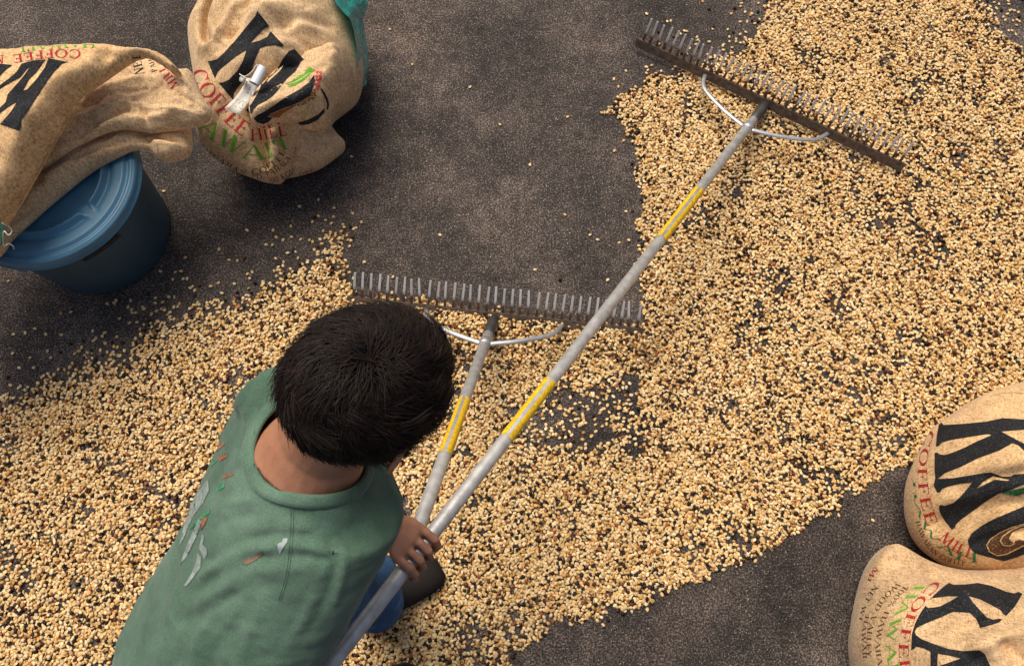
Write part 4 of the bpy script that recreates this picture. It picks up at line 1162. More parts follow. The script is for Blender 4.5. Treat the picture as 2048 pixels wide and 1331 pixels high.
# head: cranium, face, jaw, nose, ears; neck
bodyparts.append(ellipsoid(HC + HU * .022 - HF * .008, (HR, HF, HU), (.076, .098, .092), 32, 22))
bodyparts.append(ellipsoid(HC - HU * .035 + HF * .022, (HR, HF, HU), (.064, .072, .085), 28, 18))
bodyparts.append(ellipsoid(HC - HU * .088 + HF * .048, (HR, HF, HU), (.042, .040, .034), 20, 12))
bodyparts.append(tube([HC + HF * .088 - HU * .005, HC + HF * .104 - HU * .030, HC + HF * .108 - HU * .046], [(.010, .008), (.013, .011), (.017, .012)], 10, ref=tuple(HF), round_ends=True))
bodyparts.append(tube([HC + HF * .090 - HU * .068 - HR * .022, HC + HF * .098 - HU * .068, HC + HF * .090 - HU * .068 + HR * .022], .007, 8, round_ends=True))
for s_ in (-1, 1):
    bodyparts.append(tube([HC + HF * .082 + HU * .016 + HR * s_ * .012, HC + HF * .082 + HU * .020 + HR * s_ * .034, HC + HF * .064 + HU * .014 + HR * s_ * .056], .009, 8, round_ends=True))
    ec = HC + HR * s_ * .080 - HF * .006 - HU * .012
    lp = [ec + HF * (.017 * math.cos(a)) * 1.0 - HF * .006 * math.sin(a) + HU * (.031 * math.sin(a)) + HR * s_ * (.010 - .010 * math.cos(a) * .9) for a in np.linspace(R(20), R(330), 13)]
    bodyparts.append(tube(lp, [.0055] * 13, 8, round_ends=True))
    bodyparts.append(ellipsoid(ec + HR * s_ * .002, (HF, HU, HR), (.014, .026, .006), 14, 10))
NB = unp(626, 900, 1.200)
bodyparts.append(tube([NB - tors * .07 - frt * .01, NB - tors * .02, NB * .5 + (HC - HU * .055 - HF * .022) * .5, HC - HU * .050 - HF * .024, HC - HU * .01 - HF * .015], [(.096, .092), (.080, .076), (.062, .062), (.058, .062), (.055, .06)], 24, ref=tuple(frt), round_ends=True))
bodyparts.append(tube([LSH * .8 + C7 * .2 + frt * .02, C7 - tors * .05 + frt * .06, RSH * .8 + C7 * .2 + frt * .02], [(.030, .030), (.062, .056), (.030, .030)], 18, round_ends=True))
# trunk (under the shirt), arms, hands
bodyparts.append(tube([HIP, HIP * .5 + CH * .5 + frt * .04, CH + frt * .07, C7 - tors * .07 + frt * .05], [(.15, .10), (.135, .09), (.15, .095), (.10, .07)], 24, ref=tuple(frt), round_ends=True))
def wrist_for(Hc, h, elbow, d=.088):
    v = elbow - Hc; v = v - h * (v @ h) * .8
    return Hc + nrm(v) * d
LH = farC + farH * (np.linalg.norm(HANDP - farC) + .022)
LW = wrist_for(LH, farH, LEL)
RH = farC + farH * (np.linalg.norm(HANDP - farC) + .40)
RW = wrist_for(RH, farH, REL)
for sh, el, wr_, hp in ((LSH, LEL, LW, LH), (RSH, REL, RW, RH)):
    m1 = sh * .55 + el * .45
    m2 = el * .65 + wr_ * .35
    bodyparts.append(tube([sh, m1, el, m2, wr_], [.044, .044, .040, .043, .028], 16, round_ends=True))
    bodyparts += grip(hp, farH, wr_)
for hp_, kn, an in ((LHIP, LKN, LAN), (RHIP, RKN, RAN)):
    bodyparts.append(tube([hp_, kn, an], [.075, .052, .038], 16, round_ends=True))
me = remeshed(*joinm(bodyparts), .0036, 3, 'person')
person = add('person', me, M['skin'])
tag(person, 'stooping man with short dark hair, green t-shirt and jeans, seen from above', 'person')

# shirt
def mat_shirt():
    m, nt, b = new_mat('faded_green_cotton'); L = nt.links.new
    tc = N(nt, 'ShaderNodeTexCoord')
    big = N(nt, 'ShaderNodeTexNoise', i_Scale=7.0, i_Detail=6.0, i_Roughness=0.6); L(tc.outputs['Object'], big.inputs['Vector'])
    r = ramp(nt, [(0.32, (0.050, 0.100, 0.068)), (0.52, (0.088, 0.160, 0.112)), (0.70, (0.138, 0.232, 0.168))]); L(big.outputs['Fac'], r.inputs['Fac'])
    st = N(nt, 'ShaderNodeTexNoise', i_Scale=38.0, i_Detail=3.0, i_Roughness=0.5); L(tc.outputs['Object'], st.inputs['Vector'])
    rs = ramp(nt, [(0.72, (0, 0, 0)), (0.78, (0.35, 0.35, 0.35))]); L(st.outputs['Fac'], rs.inputs['Fac'])
    wv = N(nt, 'ShaderNodeTexNoise', i_Scale=420.0, i_Detail=3.0, i_Roughness=0.7); L(tc.outputs['Object'], wv.inputs['Vector'])
    rw = ramp(nt, [(0.3, (0.70, 0.70, 0.70)), (0.7, (1.2, 1.2, 1.2))]); L(wv.outputs['Fac'], rw.inputs['Fac'])
    c = mixc(nt, 1.0, r.outputs['Color'], rw.outputs['Color'], 'MULTIPLY')
    c = mixc(nt, rs.outputs['Color'], c, (0.055, 0.10, 0.075))
    L(c, b.inputs['Base Color'])
    b.inputs['Roughness'].default_value = 0.9; b.inputs['Specular IOR Level'].default_value = 0.15; b.inputs['Sheen Weight'].default_value = 0.2
    bp = N(nt, 'ShaderNodeBump', i_Strength=0.55, i_Distance=0.0015); L(wv.outputs['Fac'], bp.inputs['Height']); L(bp.outputs['Normal'], b.inputs['Normal'])
    return m
M['shirt'] = mat_shirt()
parts = []
lo = HIP - tors * .10
mid = HIP * .55 + CH * .45 + frt * .030
parts.append(tube([lo, HIP, mid, CH + frt * .050, C7 - tors * .050 + frt * .045, C7 - tors * .010 + frt * .048], [(.180, .140), (.175, .135), (.166, .118), (.175, .110), (.135, .085), (.090, .066)], 36, ref=tuple(frt), round_ends=False))
for sh, el, k in ((LSH, LEL, .62), (RSH, REL, .80)):
    inn = sh * .62 + C7 * .38 - tors * .035 + frt * .030
    e = sh * (1 - k) + el * k
    d_ = nrm(el - sh)
    parts.append(tube([inn, sh * .93 + C7 * .07, sh + d_ * .04, e * .6 + sh * .4, e], [(.070, .070), (.070, .068), (.064, .064), (.062, .060), (.068, .062)], 24, round_ends=True))
for sh in (LSH, RSH):
    parts.append(ellipsoid(sh * .55 + (CH + frt * .05) * .45 + frt * .015, (rgt, tors, frt), (.085, .085, .075), 20, 14))
me = remeshed(*joinm(parts), .0055, 18, 'shirt')
px = proj(coords(me))
bm = bmesh.new(); bm.from_mesh(me); bm.verts.ensure_lookup_table()
sel = [bm.verts[i] for i in np.where((np.hypot(px[:, 0] - 655, px[:, 1] - 1090) < 60))[0]]
for _ in range(40): bmesh.ops.smooth_vert(bm, verts=sel, factor=.5, use_axis_x=True, use_axis_y=True, use_axis_z=True)
bm.to_mesh(me); bm.free(); me.update()
P = coords(me); Nn = normals(me); px = proj(P)
def wrinkle(px, strokes):
    d_ = np.zeros(len(px))
    for pl, amp, wid in strokes:
        q = smooth_poly(pl, 6, False)
        d_ += amp * np.exp(-(poly_dist(px, q, False) / wid) ** 2)
    return d_
facing = (Nn * nrm(np.array([0, 0, 1.0]))).sum(1) > -0.15
disp = wrinkle(px, [
    ([(420, 1120), (480, 1085), (560, 1068), (640, 1075)], -.0065, 9), ([(405, 1150), (470, 1108), (560, 1090), (650, 1098)], .0055, 9), ([(395, 1180), (470, 1132), (560, 1112), (650, 1120)], -.006, 9),
    ([(390, 1215), (470, 1160), (560, 1138), (640, 1150)], .005, 10), ([(385, 1250), (460, 1195), (550, 1168), (630, 1185)], -.0055, 10), ([(395, 1075), (440, 1045), (500, 1030)], -.005, 9), ([(390, 1045), (440, 1010), (500, 1000)], .004, 9),
    ([(520, 960), (550, 968), (580, 978), (610, 990)], -.006, 8), ([(505, 940), (550, 948), (600, 965)], .005, 8), ([(560, 985), (590, 998), (630, 1010)], -.005, 9), ([(470, 940), (440, 960), (425, 985)], -.004, 9), ([(450, 870), (480, 910), (520, 930)], .004, 9), ([(480, 820), (470, 860), (490, 900)], -.006, 9), ([(515, 790), (490, 830), (490, 860)], .005, 9),
    ([(640, 1060), (670, 1120), (650, 1200), (600, 1290)], -.006, 9), ([(660, 1050), (690, 1110), (670, 1200)], .005, 9), ([(620, 1120), (630, 1180), (590, 1260), (540, 1331)], .005, 10), ([(600, 1150), (600, 1210), (560, 1290)], -.006, 10),
    ([(480, 1240), (440, 1290), (420, 1340)], -.007, 12), ([(520, 1230), (490, 1290), (470, 1340)], .006, 12), ([(360, 1180), (340, 1250), (330, 1331)], .006, 14), ([(385, 1230), (370, 1280), (360, 1331)], -.006, 12), ([(430, 1210), (400, 1270), (390, 1331)], .005, 12)])
disp = np.clip(disp, -.005, .005) * (1.0 * np.clip(.55 + .9 * fbm(P, .07, 6.0, 2), .15, 1.25))
spn = P @ tors; rg_ = P @ rgt
CR = np.array([abs(mnoise.noise(Vector((x_ / .060, y_ / .026, z_ / .05)))) + .5 * abs(mnoise.noise(Vector((x_ / .03 + 5, y_ / .013, z_ / .03)))) for x_, y_, z_ in zip(rg_, spn, P @ frt)])
mod = np.clip(.5 + 1.0 * fbm(P, .12, 2.5, 2), 0, 1.1)
P = P + Nn * (disp * facing)[:, None] + Nn * (-.0075 * (.30 - CR) * mod)[:, None] + Nn * (0.0018 * fbm(P, 0.030, 4.0, 3))[:, None]
set_coords(me, P)
NAX = nrm((HC - HU * .050 - HF * .022) - NB)
NA, NBx = frame_of(NAX, frt)
RA, RB = .082, .080
hS0 = BVHTree.FromPolygons([Vector(v) for v in P], [tuple(q.vertices) for q in me.polygons])
bm = bmesh.new(); bm.from_mesh(me)
rel = P - NB
ell = np.hypot((rel @ NA) / RA, (rel @ NBx) / RB)
al = rel @ NAX
kill = (ell < 1.0) & (al > -.045)
bm.verts.ensure_lookup_table()
bmesh.ops.delete(bm, geom=[bm.verts[i] for i in np.where(kill)[0]], context='VERTS')
bm.to_mesh(me); bm.free()
shirt = add('t_shirt', me, M['shirt'], person)
hS = BVHTree.FromPolygons([Vector(v) for v in coords(me)], [tuple(q.vertices) for q in me.polygons])
# cloth lies over skin: press the body back under the shirt wherever it would come through
Bp = coords(person.data).copy()
relb = Bp - NB; ellb = np.hypot((relb @ NA) / RA, (relb @ NBx) / RB); alb = relb @ NAX
cand = ~((ellb < .99) & (alb > -.05)) & (np.linalg.norm(Bp - HC, axis=1) > .13)
for sh, el, k in ((LSH, LEL, .62), (RSH, REL, .80)):
    L_ = np.linalg.norm(el - sh); t_ = (Bp - sh) @ (el - sh) / L_ ** 2
    near_arm = np.linalg.norm(Bp - (sh + np.clip(t_, 0, 1)[:, None] * (el - sh)), axis=1) < .075
    cand &= ~(near_arm & (t_ > k - .06))
    cand &= np.linalg.norm(Bp - el, axis=1) > .10
cand &= Bp[:, 2] > .80
for hp in (LH, RH):
    cand &= np.linalg.norm(Bp - hp, axis=1) > .20
for i in np.where(cand)[0]:
    p_, n_, _, d_ = hS0.find_nearest(Vector(Bp[i]), .05)
    if p_ is not None and (Vector(Bp[i]) - p_).dot(n_) > -.005:
        Bp[i] = p_ - n_ * .007
set_coords(person.data, Bp)
cp = []
for a in np.linspace(0, 2 * math.pi, 56, endpoint=False):
    o_ = NB + (NA * RA * math.cos(a) + NBx * RB * math.sin(a)) * 1.03 + NAX * .12
    h_ = hS0.ray_cast(Vector(o_), Vector(-NAX), .24)
    cp.append(np.array(h_[0]) if h_[0] else None)
known = [i for i, c_ in enumerate(cp) if c_ is not None]
hs = np.array([(cp[i] - NB) @ NAX for i in known])
ang_ = np.linspace(0, 2 * math.pi, 56, endpoint=False)
hh = np.interp(ang_, ang_[known], hs, period=2 * math.pi)
for _ in range(6): hh = (np.roll(hh, 1) + hh * 2 + np.roll(hh, -1)) / 4
V, Fs = [], []
prof_ = [(.93, .006), (.965, .010), (1.01, .0085), (1.09, .003), (1.14, -.004), (1.10, -.010), (.96, -.008)]
for a, h_ in zip(ang_, hh):
    for r_, z_ in prof_:
        V.append(NB + (NA * RA * math.cos(a) + NBx * RB * math.sin(a)) * r_ + NAX * (h_ + z_))
n_, m_ = 56, 7
for i in range(n_):
    i2 = (i + 1) % n_
    for k in range(m_):
        k2 = (k + 1) % m_
        Fs.append((i * m_ + k, i2 * m_ + k, i2 * m_ + k2, i * m_ + k2))
add('collar', mesh('collar', V, Fs), M['shirt'], shirt)
# print on the back of the shirt, paint marks, shoulder seam
M['seam'] = mat_plain('seam_thread', (0.10, 0.18, 0.13), 0.9)
M['p_white'] = mat_plain('white_print', (0.22, 0.27, 0.25), 0.85, var=0.35, scale=120)
M['p_green'] = mat_plain('green_print', (0.05, 0.21, 0.10), 0.85, var=0.3, scale=120)
M['p_red'] = mat_plain('orange_print', (0.26, 0.11, 0.06), 0.85, var=0.3, scale=120)
TS = lambda p: tr(p, 4.438, 330, 880)
TP = lambda p: [(x + 20 + .10 * (x - 340), y) for x, y in TS(p)]
for sh_ in [[TP([(270, 345), (282, 440), (230, 560), (160, 660), (115, 760), (70, 880), (35, 950), (60, 830), (110, 650), (140, 540), (200, 450)])],
    [TP([(195, 700), (222, 715), (190, 820), (140, 940), (100, 1030), (40, 1110), (75, 1010), (120, 880)])],
    [TP([(225, 800), (245, 870), (225, 920), (262, 960), (265, 1010), (245, 1050), (215, 990), (195, 960), (215, 890)])],
    [TP([(190, 1000), (215, 1030), (212, 1130), (150, 1220), (100, 1290), (75, 1290), (140, 1180), (175, 1080)])]]:
    decal('back_print', [sh_], hS, M['p_white'], shirt, off=.0016)
for sh_ in [[TP([(290, 615), (280, 650), (215, 700), (130, 790), (125, 780), (180, 705), (240, 640)])], [TP([(410, 365), (405, 415), (350, 450), (335, 435), (360, 395)])], [TP([(340, 150), (350, 180), (300, 230), (285, 225)])]]:
    decal('back_print', [sh_], hS, M['p_green'], shirt, off=.0016)
for sh_ in [[TP([(222, 690), (268, 675), (250, 740), (212, 800)])], [TP([(345, 150), (420, 110), (425, 145), (365, 185)])], [TP([(385, 315), (470, 285), (480, 305), (395, 340)])], [TP([(330, 70), (400, 15), (412, 30), (340, 100)])]]:
    decal('back_print', [sh_], hS, M['p_red'], shirt, off=.0016)
decal('paint_mark', [[TS([(1000, 915), (1040, 900), (1050, 870), (1090, 868), (1088, 900), (1050, 950), (1020, 1003), (1000, 950)])]], hS, mat_plain('dried_paint', (0.34, 0.42, 0.40), 0.7), shirt, off=.0016)
decal('stain', [[TS([(680, 1090), (720, 1050), (800, 1020), (860, 975), (870, 1010), (800, 1065), (720, 1105)])]], hS, mat_plain('brown_stain', (0.22, 0.15, 0.10), 0.85), shirt, off=.0014)
for sm_ in [[band(TS([(1100, 480), (1115, 640), (1110, 800), (1100, 960), (1080, 1130), (1040, 1300), (1000, 1420)]), 1.6)], [band(TS([(1122, 480), (1137, 640), (1132, 800), (1122, 960), (1100, 1130), (1060, 1300), (1020, 1420)]), 1.6)]]:
    decal('shoulder_seam', [sm_], hS, M['seam'], shirt, off=.0016, step=2.5)

# jeans
parts = [tube([HIP - tors * .02, HIP - tors * .05 + frt * .02, HIP - tors * .05 - np.array([0, 0, .08])], [(.130, .095), (.14, .10), (.14, .10)], 28, ref=tuple(frt), round_ends=True)]
for hp_, kn, an in ((LHIP, LKN, LAN), (RHIP, RKN, RAN)):
    dn = np.array([0, 0, -1.0])
    parts.append(tube([hp_, hp_ * .5 + kn * .5, kn, kn * .5 + an * .5, an + dn * .01], [.088, .090, .080, .074, .072], 20, round_ends=False))
me = remeshed(*joinm(parts), .006, 6, 'jeans')
P = coords(me); Nn = normals(me)
P = P + Nn * (0.004 * fbm(P * np.array([1, 1, 1.8]), 0.05, 9.0, 3))[:, None]
set_coords(me, P)
add('jeans', me, mat_plain('blue_denim', (0.025, 0.085, 0.19), 0.85, var=0.35, scale=16, bump=0.3, bscale=700), person)
# shoes
for an, di in ((LAN, nrm(np.array([0.86, 0.50, 0]))), (RAN, nrm(np.array([0.80, 0.35, 0])))):
    sdv = np.array([-di[1], di[0], 0]); b0 = np.array([an[0], an[1], 0]) - di * .05
    sec = [(-.02, .030, .060), (.02, .038, .085), (.08, .040, .080), (.14, .044, .055), (.185, .045, .046), (.22, .040, .038), (.24, .022, .026)]
    V, Fs = [], []
    for x_, w_, h_ in sec:
        for k in range(14):
            a = 2 * math.pi * k / 14
            V.append(b0 + di * x_ + sdv * w_ * math.cos(a) + np.array([0, 0, max(.016, .016 + h_ * .5 + h_ * .5 * math.sin(a))]))
    for i in range(len(sec) - 1):
        for k in range(14):
            k2 = (k + 1) % 14
            Fs.append((i * 14 + k, i * 14 + k2, (i + 1) * 14 + k2, (i + 1) * 14 + k))
    Fs += [tuple(range(14))[::-1], tuple(range((len(sec) - 1) * 14, len(sec) * 14))]
    so = add('shoe', mesh('shoe', V, Fs), mat_plain('dark_shoe_leather', (0.012, 0.009, 0.008), 0.8, spec=0.25), person)
    V, Fs = [], []
    ol = [(b0 + di * x_ + sdv * (w_ + .004)) for x_, w_, h_ in sec] + [(b0 + di * x_ - sdv * (w_ + .004)) for x_, w_, h_ in sec[::-1]]
    for z in (.002, .020):
        V += [p + np.array([0, 0, z]) for p in ol]
    q = len(ol)
    Fs = [(i, (i + 1) % q, q + (i + 1) % q, q + i) for i in range(q)] + [tuple(range(q))[::-1], tuple(range(q, 2 * q))]
    add('sole', mesh('sole', V, Fs), mat_plain('dark_rubber', (0.02, 0.018, 0.017), 0.8), so, smooth=False)

# hair: a dark under-layer and many short strands combed from the crown
def mat_hair():
    m, nt, b = new_mat('dark_brown_hair'); L = nt.links.new
    tc = N(nt, 'ShaderNodeTexCoord'); nz = N(nt, 'ShaderNodeTexNoise', i_Scale=60.0, i_Detail=3.0); L(tc.outputs['Object'], nz.inputs['Vector'])
    r = ramp(nt, [(0.3, (0.006, 0.0035, 0.003)), (0.6, (0.018, 0.0095, 0.007)), (0.8, (0.050, 0.024, 0.015))]); L(nz.outputs['Fac'], r.inputs['Fac'])
    L(r.outputs['Color'], b.inputs['Base Color'])
    b.inputs['Roughness'].default_value = 0.55; b.inputs['Specular IOR Level'].default_value = 0.3
    return m
M['hair'] = mat_hair()
HCc = HC + HU * .022 - HF * .008
rad = np.array([.078, .100, .094])
AX = np.stack([HR, HF, HU])
def hairline(d):
    """d: unit direction in head axes (right, front, up): True where hair grows"""
    r_, f_, u_ = d
    lim = -0.76 if f_ < -0.3 else (-0.76 + (f_ + 0.3) * 1.12 if f_ < 0.35 else -0.03 + (f_ - 0.35) * 0.9)
    return u_ > lim
V, Fs = ellipsoid((0, 0, 0), [(1, 0, 0), (0, 1, 0), (0, 0, 1)], (1, 1, 1), 64, 44)
keep = [hairline(nrm(v)) for v in V]
Fk = [f for f in Fs if len(f) == 4 and all(keep[i] for i in f)] + [f for f in Fs if len(f) > 4 and all(keep[i] for i in f)]
VV = []
for v in V:
    d = nrm(v); th = .005 + .003 * mnoise.noise(Vector(d) * 3.2) + .002 * mnoise.noise(Vector(d) * 9)
    VV.append(HCc + (d * (rad + th * (0.35 + 0.65 * np.clip((d[2] + .62) / .5, 0, 1)))) @ AX)
used = sorted({i for f in Fk for i in f}); mp = {i: k for k, i in enumerate(used)}
hair = add('hair', mesh('hair', [VV[i] for i in used], [tuple(mp[i] for i in f) for f in Fk]), M['hair'], person)
sV, sF = [], []
crown = nrm(np.array([0.12, -0.42, 0.90]))
rs = np.random.default_rng(5)
cnt = 0
while cnt < 17000:
    d = nrm(rs.normal(size=3))
    if not hairline(d): continue
    cnt += 1
    low = np.clip((d[2] + .62) / .7, 0, 1)
    # flow: away from the crown with a swirl, bent by clump noise
    fl = d - crown * (d @ crown)
    away = d * (d @ crown) - crown
    away = nrm(away - d * (away @ d) + 1e-6)
    sw = np.cross(d, away)
    cl = Vector(d * 4.5)
    near_c = math.exp(-((1 - d @ crown) / .035) ** 2)
    ang = 0.9 + near_c * rs.uniform(-3.1, 3.1) + 1.7 * mnoise.noise(cl) + 0.8 * mnoise.noise(cl * 2.6) + rs.normal() * .22
    t = away * math.cos(ang) + sw * math.sin(ang)
    ln = (.012 + .030 * low) * (0.75 + .5 * rs.random())
    liftv = 0.22 + near_c * .5 + 0.55 * mnoise.noise(cl * 1.7 + Vector((9, 2, 4))) + rs.normal() * .12
    root = d * (rad + .002)
    base_r = rad + .003 + .006 * low + .008 * mnoise.noise(cl * 0.75 + Vector((3, 3, 3))) + .004 * mnoise.noise(cl * 2.2)
    pts = []
    dd = d.copy(); 
    for k in range(5):
        u = k / 4
        q = nrm(d + t * (u * ln / .092))
        rr = rad + (base_r - rad) * min(1, u * 2.2) + max(liftv, -.1) * ln * .46 * u + .003
        pts.append(HCc + (q * rr) @ AX)
    w = .00062 + .0003 * rs.random()
    tg_ = nrm(pts[-1] - pts[0]); aa, bb = frame_of(tg_, (0.3, 0.2, 0.9))
    o = len(sV)
    for k, p in enumerate(pts):
        ww = w * (1 - .72 * k / 4)
        for m3 in range(3):
            th_ = 2.0944 * m3
            sV.append(p + aa * ww * math.cos(th_) + bb * ww * math.sin(th_))
    for k in range(4):
        for m3 in range(3):
            m4 = (m3 + 1) % 3
            sF.append((o + k * 3 + m3, o + k * 3 + m4, o + k * 3 + 3 + m4, o + k * 3 + 3 + m3))
st_ = add('hair_strands', mesh('hair_strands', sV, sF), M['hair'], hair)
st_['kind'] = 'stuff'

# ------------------------------------------------------------------ coffee beans spread to dry, with dried cherries among them
def bean_mesh(crease_up):
    nu, nv = 14, 9
    V, Fs = [], []
    for i in range(nv + 1):
        ph = math.pi * i / nv - math.pi / 2
        ph = max(min(ph, R(86)), R(-86))
        for k in range(nu):
            th = 2 * math.pi * k / nu
            x, y, z = math.cos(ph) * math.cos(th), math.cos(ph) * math.sin(th), math.sin(ph)
            if z < 0: z *= 0.42
            X, Y, Z = x * .0060, y * .0043 * (1 - .08 * x), z * .0032
            if z < 0: Z += .0011 * math.exp(-(y / .16) ** 2) * min(1, -z * 3)       # the groove along the flat side
            V.append((X, Y, Z))
    for i in range(nv):
        for k in range(nu):
            k2 = (k + 1) % nu
            Fs.append((i * nu + k, i * nu + k2, (i + 1) * nu + k2, (i + 1) * nu + k))
    Fs += [tuple(range(nu))[::-1], tuple(range(nv * nu, (nv + 1) * nu))]
    return mesh('coffee_bean', V, Fs)
def cherry_mesh():
    bm = bmesh.new(); bmesh.ops.create_icosphere(bm, subdivisions=2, radius=.0054)
    for v in bm.verts:
        n = v.co.normalized(); f = 1 + .20 * mnoise.noise(n * 2.6) - .16 * abs(mnoise.noise(n * 4.7))
        v.co = Vector((n.x * 1.12, n.y, n.z * .86)) * .0054 * f
    me = bpy.data.meshes.new('dried_cherry'); bm.to_mesh(me); bm.free()
    return me
bean_me, cherry_me = bean_mesh(False), cherry_mesh()

main = [(1560, -260), (1535, -60), (1526, 10), (1521, 53), (1497, 84), (1453, 108), (1410, 124), (1372, 139), (1319, 150), (1253, 183), (1208, 221), (1254, 246), (1268, 289), (1271, 385), (1275, 481), (1276, 543), (1282, 655),
        (1200, 650), (1100, 640), (1000, 628), (900, 615), (800, 602), (716, 590), (706, 520), (704, 452), (690, 440), (650, 470), (612, 500), (560, 520), (520, 548), (440, 585), (372, 600), (300, 622), (230, 662), (150, 705), (80, 738), (0, 772), (-200, 830), (-300, 1000), (-300, 1500), (1030, 1500), (1035, 1331), (1058, 1290), (1130, 1252), (1220, 1228), (1300, 1208), (1400, 1165), (1500, 1112), (1570, 1075), (1640, 1035), (1700, 985), (1770, 958), (1830, 940), (1900, 935), (2000, 940), (2300, 900), (2400, 300), (2150, 200), (2060, 130), (2010, 70), (1965, 10), (1930, -60), (1900, -260)]
main = np.array(main, float)
lo, hi = unp(-300, 1500)[:2], unp(2400, -260)[:2]
x0, x1 = unp(-300, 1500)[0] - .2, 1.75
y0, y1 = unp(1024, 1480)[1], unp(1024, -230)[1]
def hexgrid(sp, jit, seed):
    rg = np.random.default_rng(seed)
    gx, gy = np.meshgrid(np.arange(x0, x1, sp), np.arange(y0, y1, sp * .866))
    gx = gx + (np.arange(gx.shape[0]) % 2)[:, None] * sp / 2
    P = np.stack([gx.ravel(), gy.ravel()], 1)
    return P + rg.uniform(-jit, jit, P.shape) * sp, rg
def density(P):
    """how thickly the ground is covered, 0 bare .. 1 full, and distance into the spread"""
    q = proj(np.column_stack([P, np.zeros(len(P))]))
    keep = (q[:, 0] > -260) & (q[:, 0] < 2300) & (q[:, 1] > -220) & (q[:, 1] < 1480)
    wob = (vnoise(P[:, 0], P[:, 1], .045, 31) - .5) * 26 + (vnoise(P[:, 0], P[:, 1], .015, 32) - .5) * 14
    d = poly_dist(q, main); s = np.where(inside(q, main), d, -d) + wob
    left = np.clip((760 - q[:, 0]) / 200, 0, 1) * np.clip((1000 - q[:, 1]) / 150, 0, 1)         # the thin ragged edge towards the tub
    soft = 10 + 95 * left
    cov = np.clip(s / soft, 0, 1)
    cov = cov ** (0.75)
    # strays beyond the edge
    topedge = np.clip((q[:, 0] - 1200) / 200, 0, 1) * np.clip((220 - q[:, 1]) / 120, 0, 1)
    stray = np.exp(np.minimum(s, 0) / (16 + 30 * left + 34 * topedge)) * np.where(s < 0, .035 + .06 * left + .10 * topedge, 0)
    n1 = vnoise(P[:, 0], P[:, 1], .10, 33); n2 = vnoise(P[:, 0], P[:, 1], .034, 34)
    hol = np.clip(((n1 * .55 + n2 * .45) - .27) / .15, 0, 1)
    cov = cov * (.45 + .55 * hol)
    # thinly covered patch the rake has just drawn over
    sw = np.array([(985, 800), (1100, 752), (1272, 742), (1276, 905), (1190, 935), (1090, 905), (1000, 870)], float)
    ds = poly_dist(q, sw); ds = np.where(inside(q, sw), ds, -ds)
    pt = np.clip((ds + 12) / np.where(q[:, 0] > 1240, 12, 60), 0, 1)
    cov = cov * (1 - pt * np.clip(.30 + .75 * n2 * 1.1, 0, .84))
    rr = np.exp(-(((q[:, 0] - 1700) / 260) ** 2 + ((q[:, 1] - 850) / 150) ** 2))
    cov = cov * (1 - .10 * rr)
    return np.where(keep, cov, 0), np.where(keep & (s < 0), stray, 0), s, q
def pile(q):
    """beans heaped in front of the near rake and along the upper left rim"""
    line = np.array([(712, 612), (900, 632), (1100, 655), (1272, 675)], float)
    d = poly_dist(q, line, False)
    return np.exp(-(d / 44) ** 2) * (.72 + .5 * vnoise(q[:, 0], q[:, 1], 60, 63))
layers = [(.0088, .34, 41, .0032, 1.0), (.0094, .42, 42, .0076, .46), (.0105, .45, 43, .0118, .16), (.0092, .4, 44, .0110, 0.0), (.0092, .4, 45, .0150, 0.0), (.0096, .4, 46, .0190, 0.0), (.0096, .4, 47, .0232, 0.0), (.0096, .4, 48, .0275, 0.0), (.0096, .4, 49, .0315, 0.0), (.0096, .4, 50, .0355, 0.0), (.0096, .4, 51, .0395, 0.0)]
pts, cov_all = [], []
strays = []
dark_pts = []
cherr = []
for li, (sp, jit, seed, z, k) in enumerate(layers):
    P, rg = hexgrid(sp, jit, seed)
    qv = proj(np.column_stack([P, np.zeros(len(P))]))
    P = P[(qv[:, 0] > 640) & (qv[:, 0] < 1350) & (qv[:, 1] > 520) & (qv[:, 1] < 800)] if li > 2 else P[(qv[:, 0] > -200) & (qv[:, 0] < 2250) & (qv[:, 1] > -160) & (qv[:, 1] < 1460)]
    cov, stray, s, q = density(P)
    u = rg.random(len(P))
    if li == 0:
        keep = u < cov * .94
        ks = (~keep) & (u < stray) & (cov < .02)
        strays = P[ks]
    elif li < 3:
        fx = P - farC[:2]; hp2 = nrm(farH[:2]); cr = fx[:, 0] * hp2[1] - fx[:, 1] * hp2[0]; al2 = fx @ hp2
        trk = np.where((np.abs(cr) < .55) & (al2 > -.15), .55 + .9 * (.5 + .5 * np.sin(cr / .0254 * math.pi + 3 * vnoise(P[:, 0], P[:, 1], .2, 81))) ** 1.5, 1.0)
        keep = u < k * trk * np.clip((cov - .35) / .5, 0, 1) * (.45 + 1.1 * vnoise(P[:, 0], P[:, 1], .06, 50 + li))
    else:
        keep = u < pile(q) ** (.8, 1.0, 1.3, 1.7, 2.4, 3.4, 4.6, 7)[li - 3] * (1.0, 1., .95, .9, .85, .8, .75, .6)[li - 3] * (cov > .3)
    P, s = P[keep], s[keep]
    zz = z + rg.normal(0, .0007, len(P))
    pts.append(np.column_stack([P, zz])); cov_all.append(np.full(len(P), li))
P3 = np.vstack(pts); lay = np.concatenate(cov_all)
rg = np.random.default_rng(77)
# keep the beans out of the tub, sacks and shoes
q0 = P3[:, :2] - TUBC[:2]
ok = np.hypot(q0[:, 0], q0[:, 1]) > .212
P3, lay = P3[ok], lay[ok]
ncl = vnoise(P3[:, 0], P3[:, 1], .030, 61)
qq = proj(P3)
edge = np.exp(-(poly_dist(qq, main) / 22) ** 2)
is_ch = rg.random(len(P3)) < (.062 + .095 * (ncl > .60) + .08 * edge)
BP, CP = P3[~is_ch], P3[is_ch]
bl = lay[~is_ch]

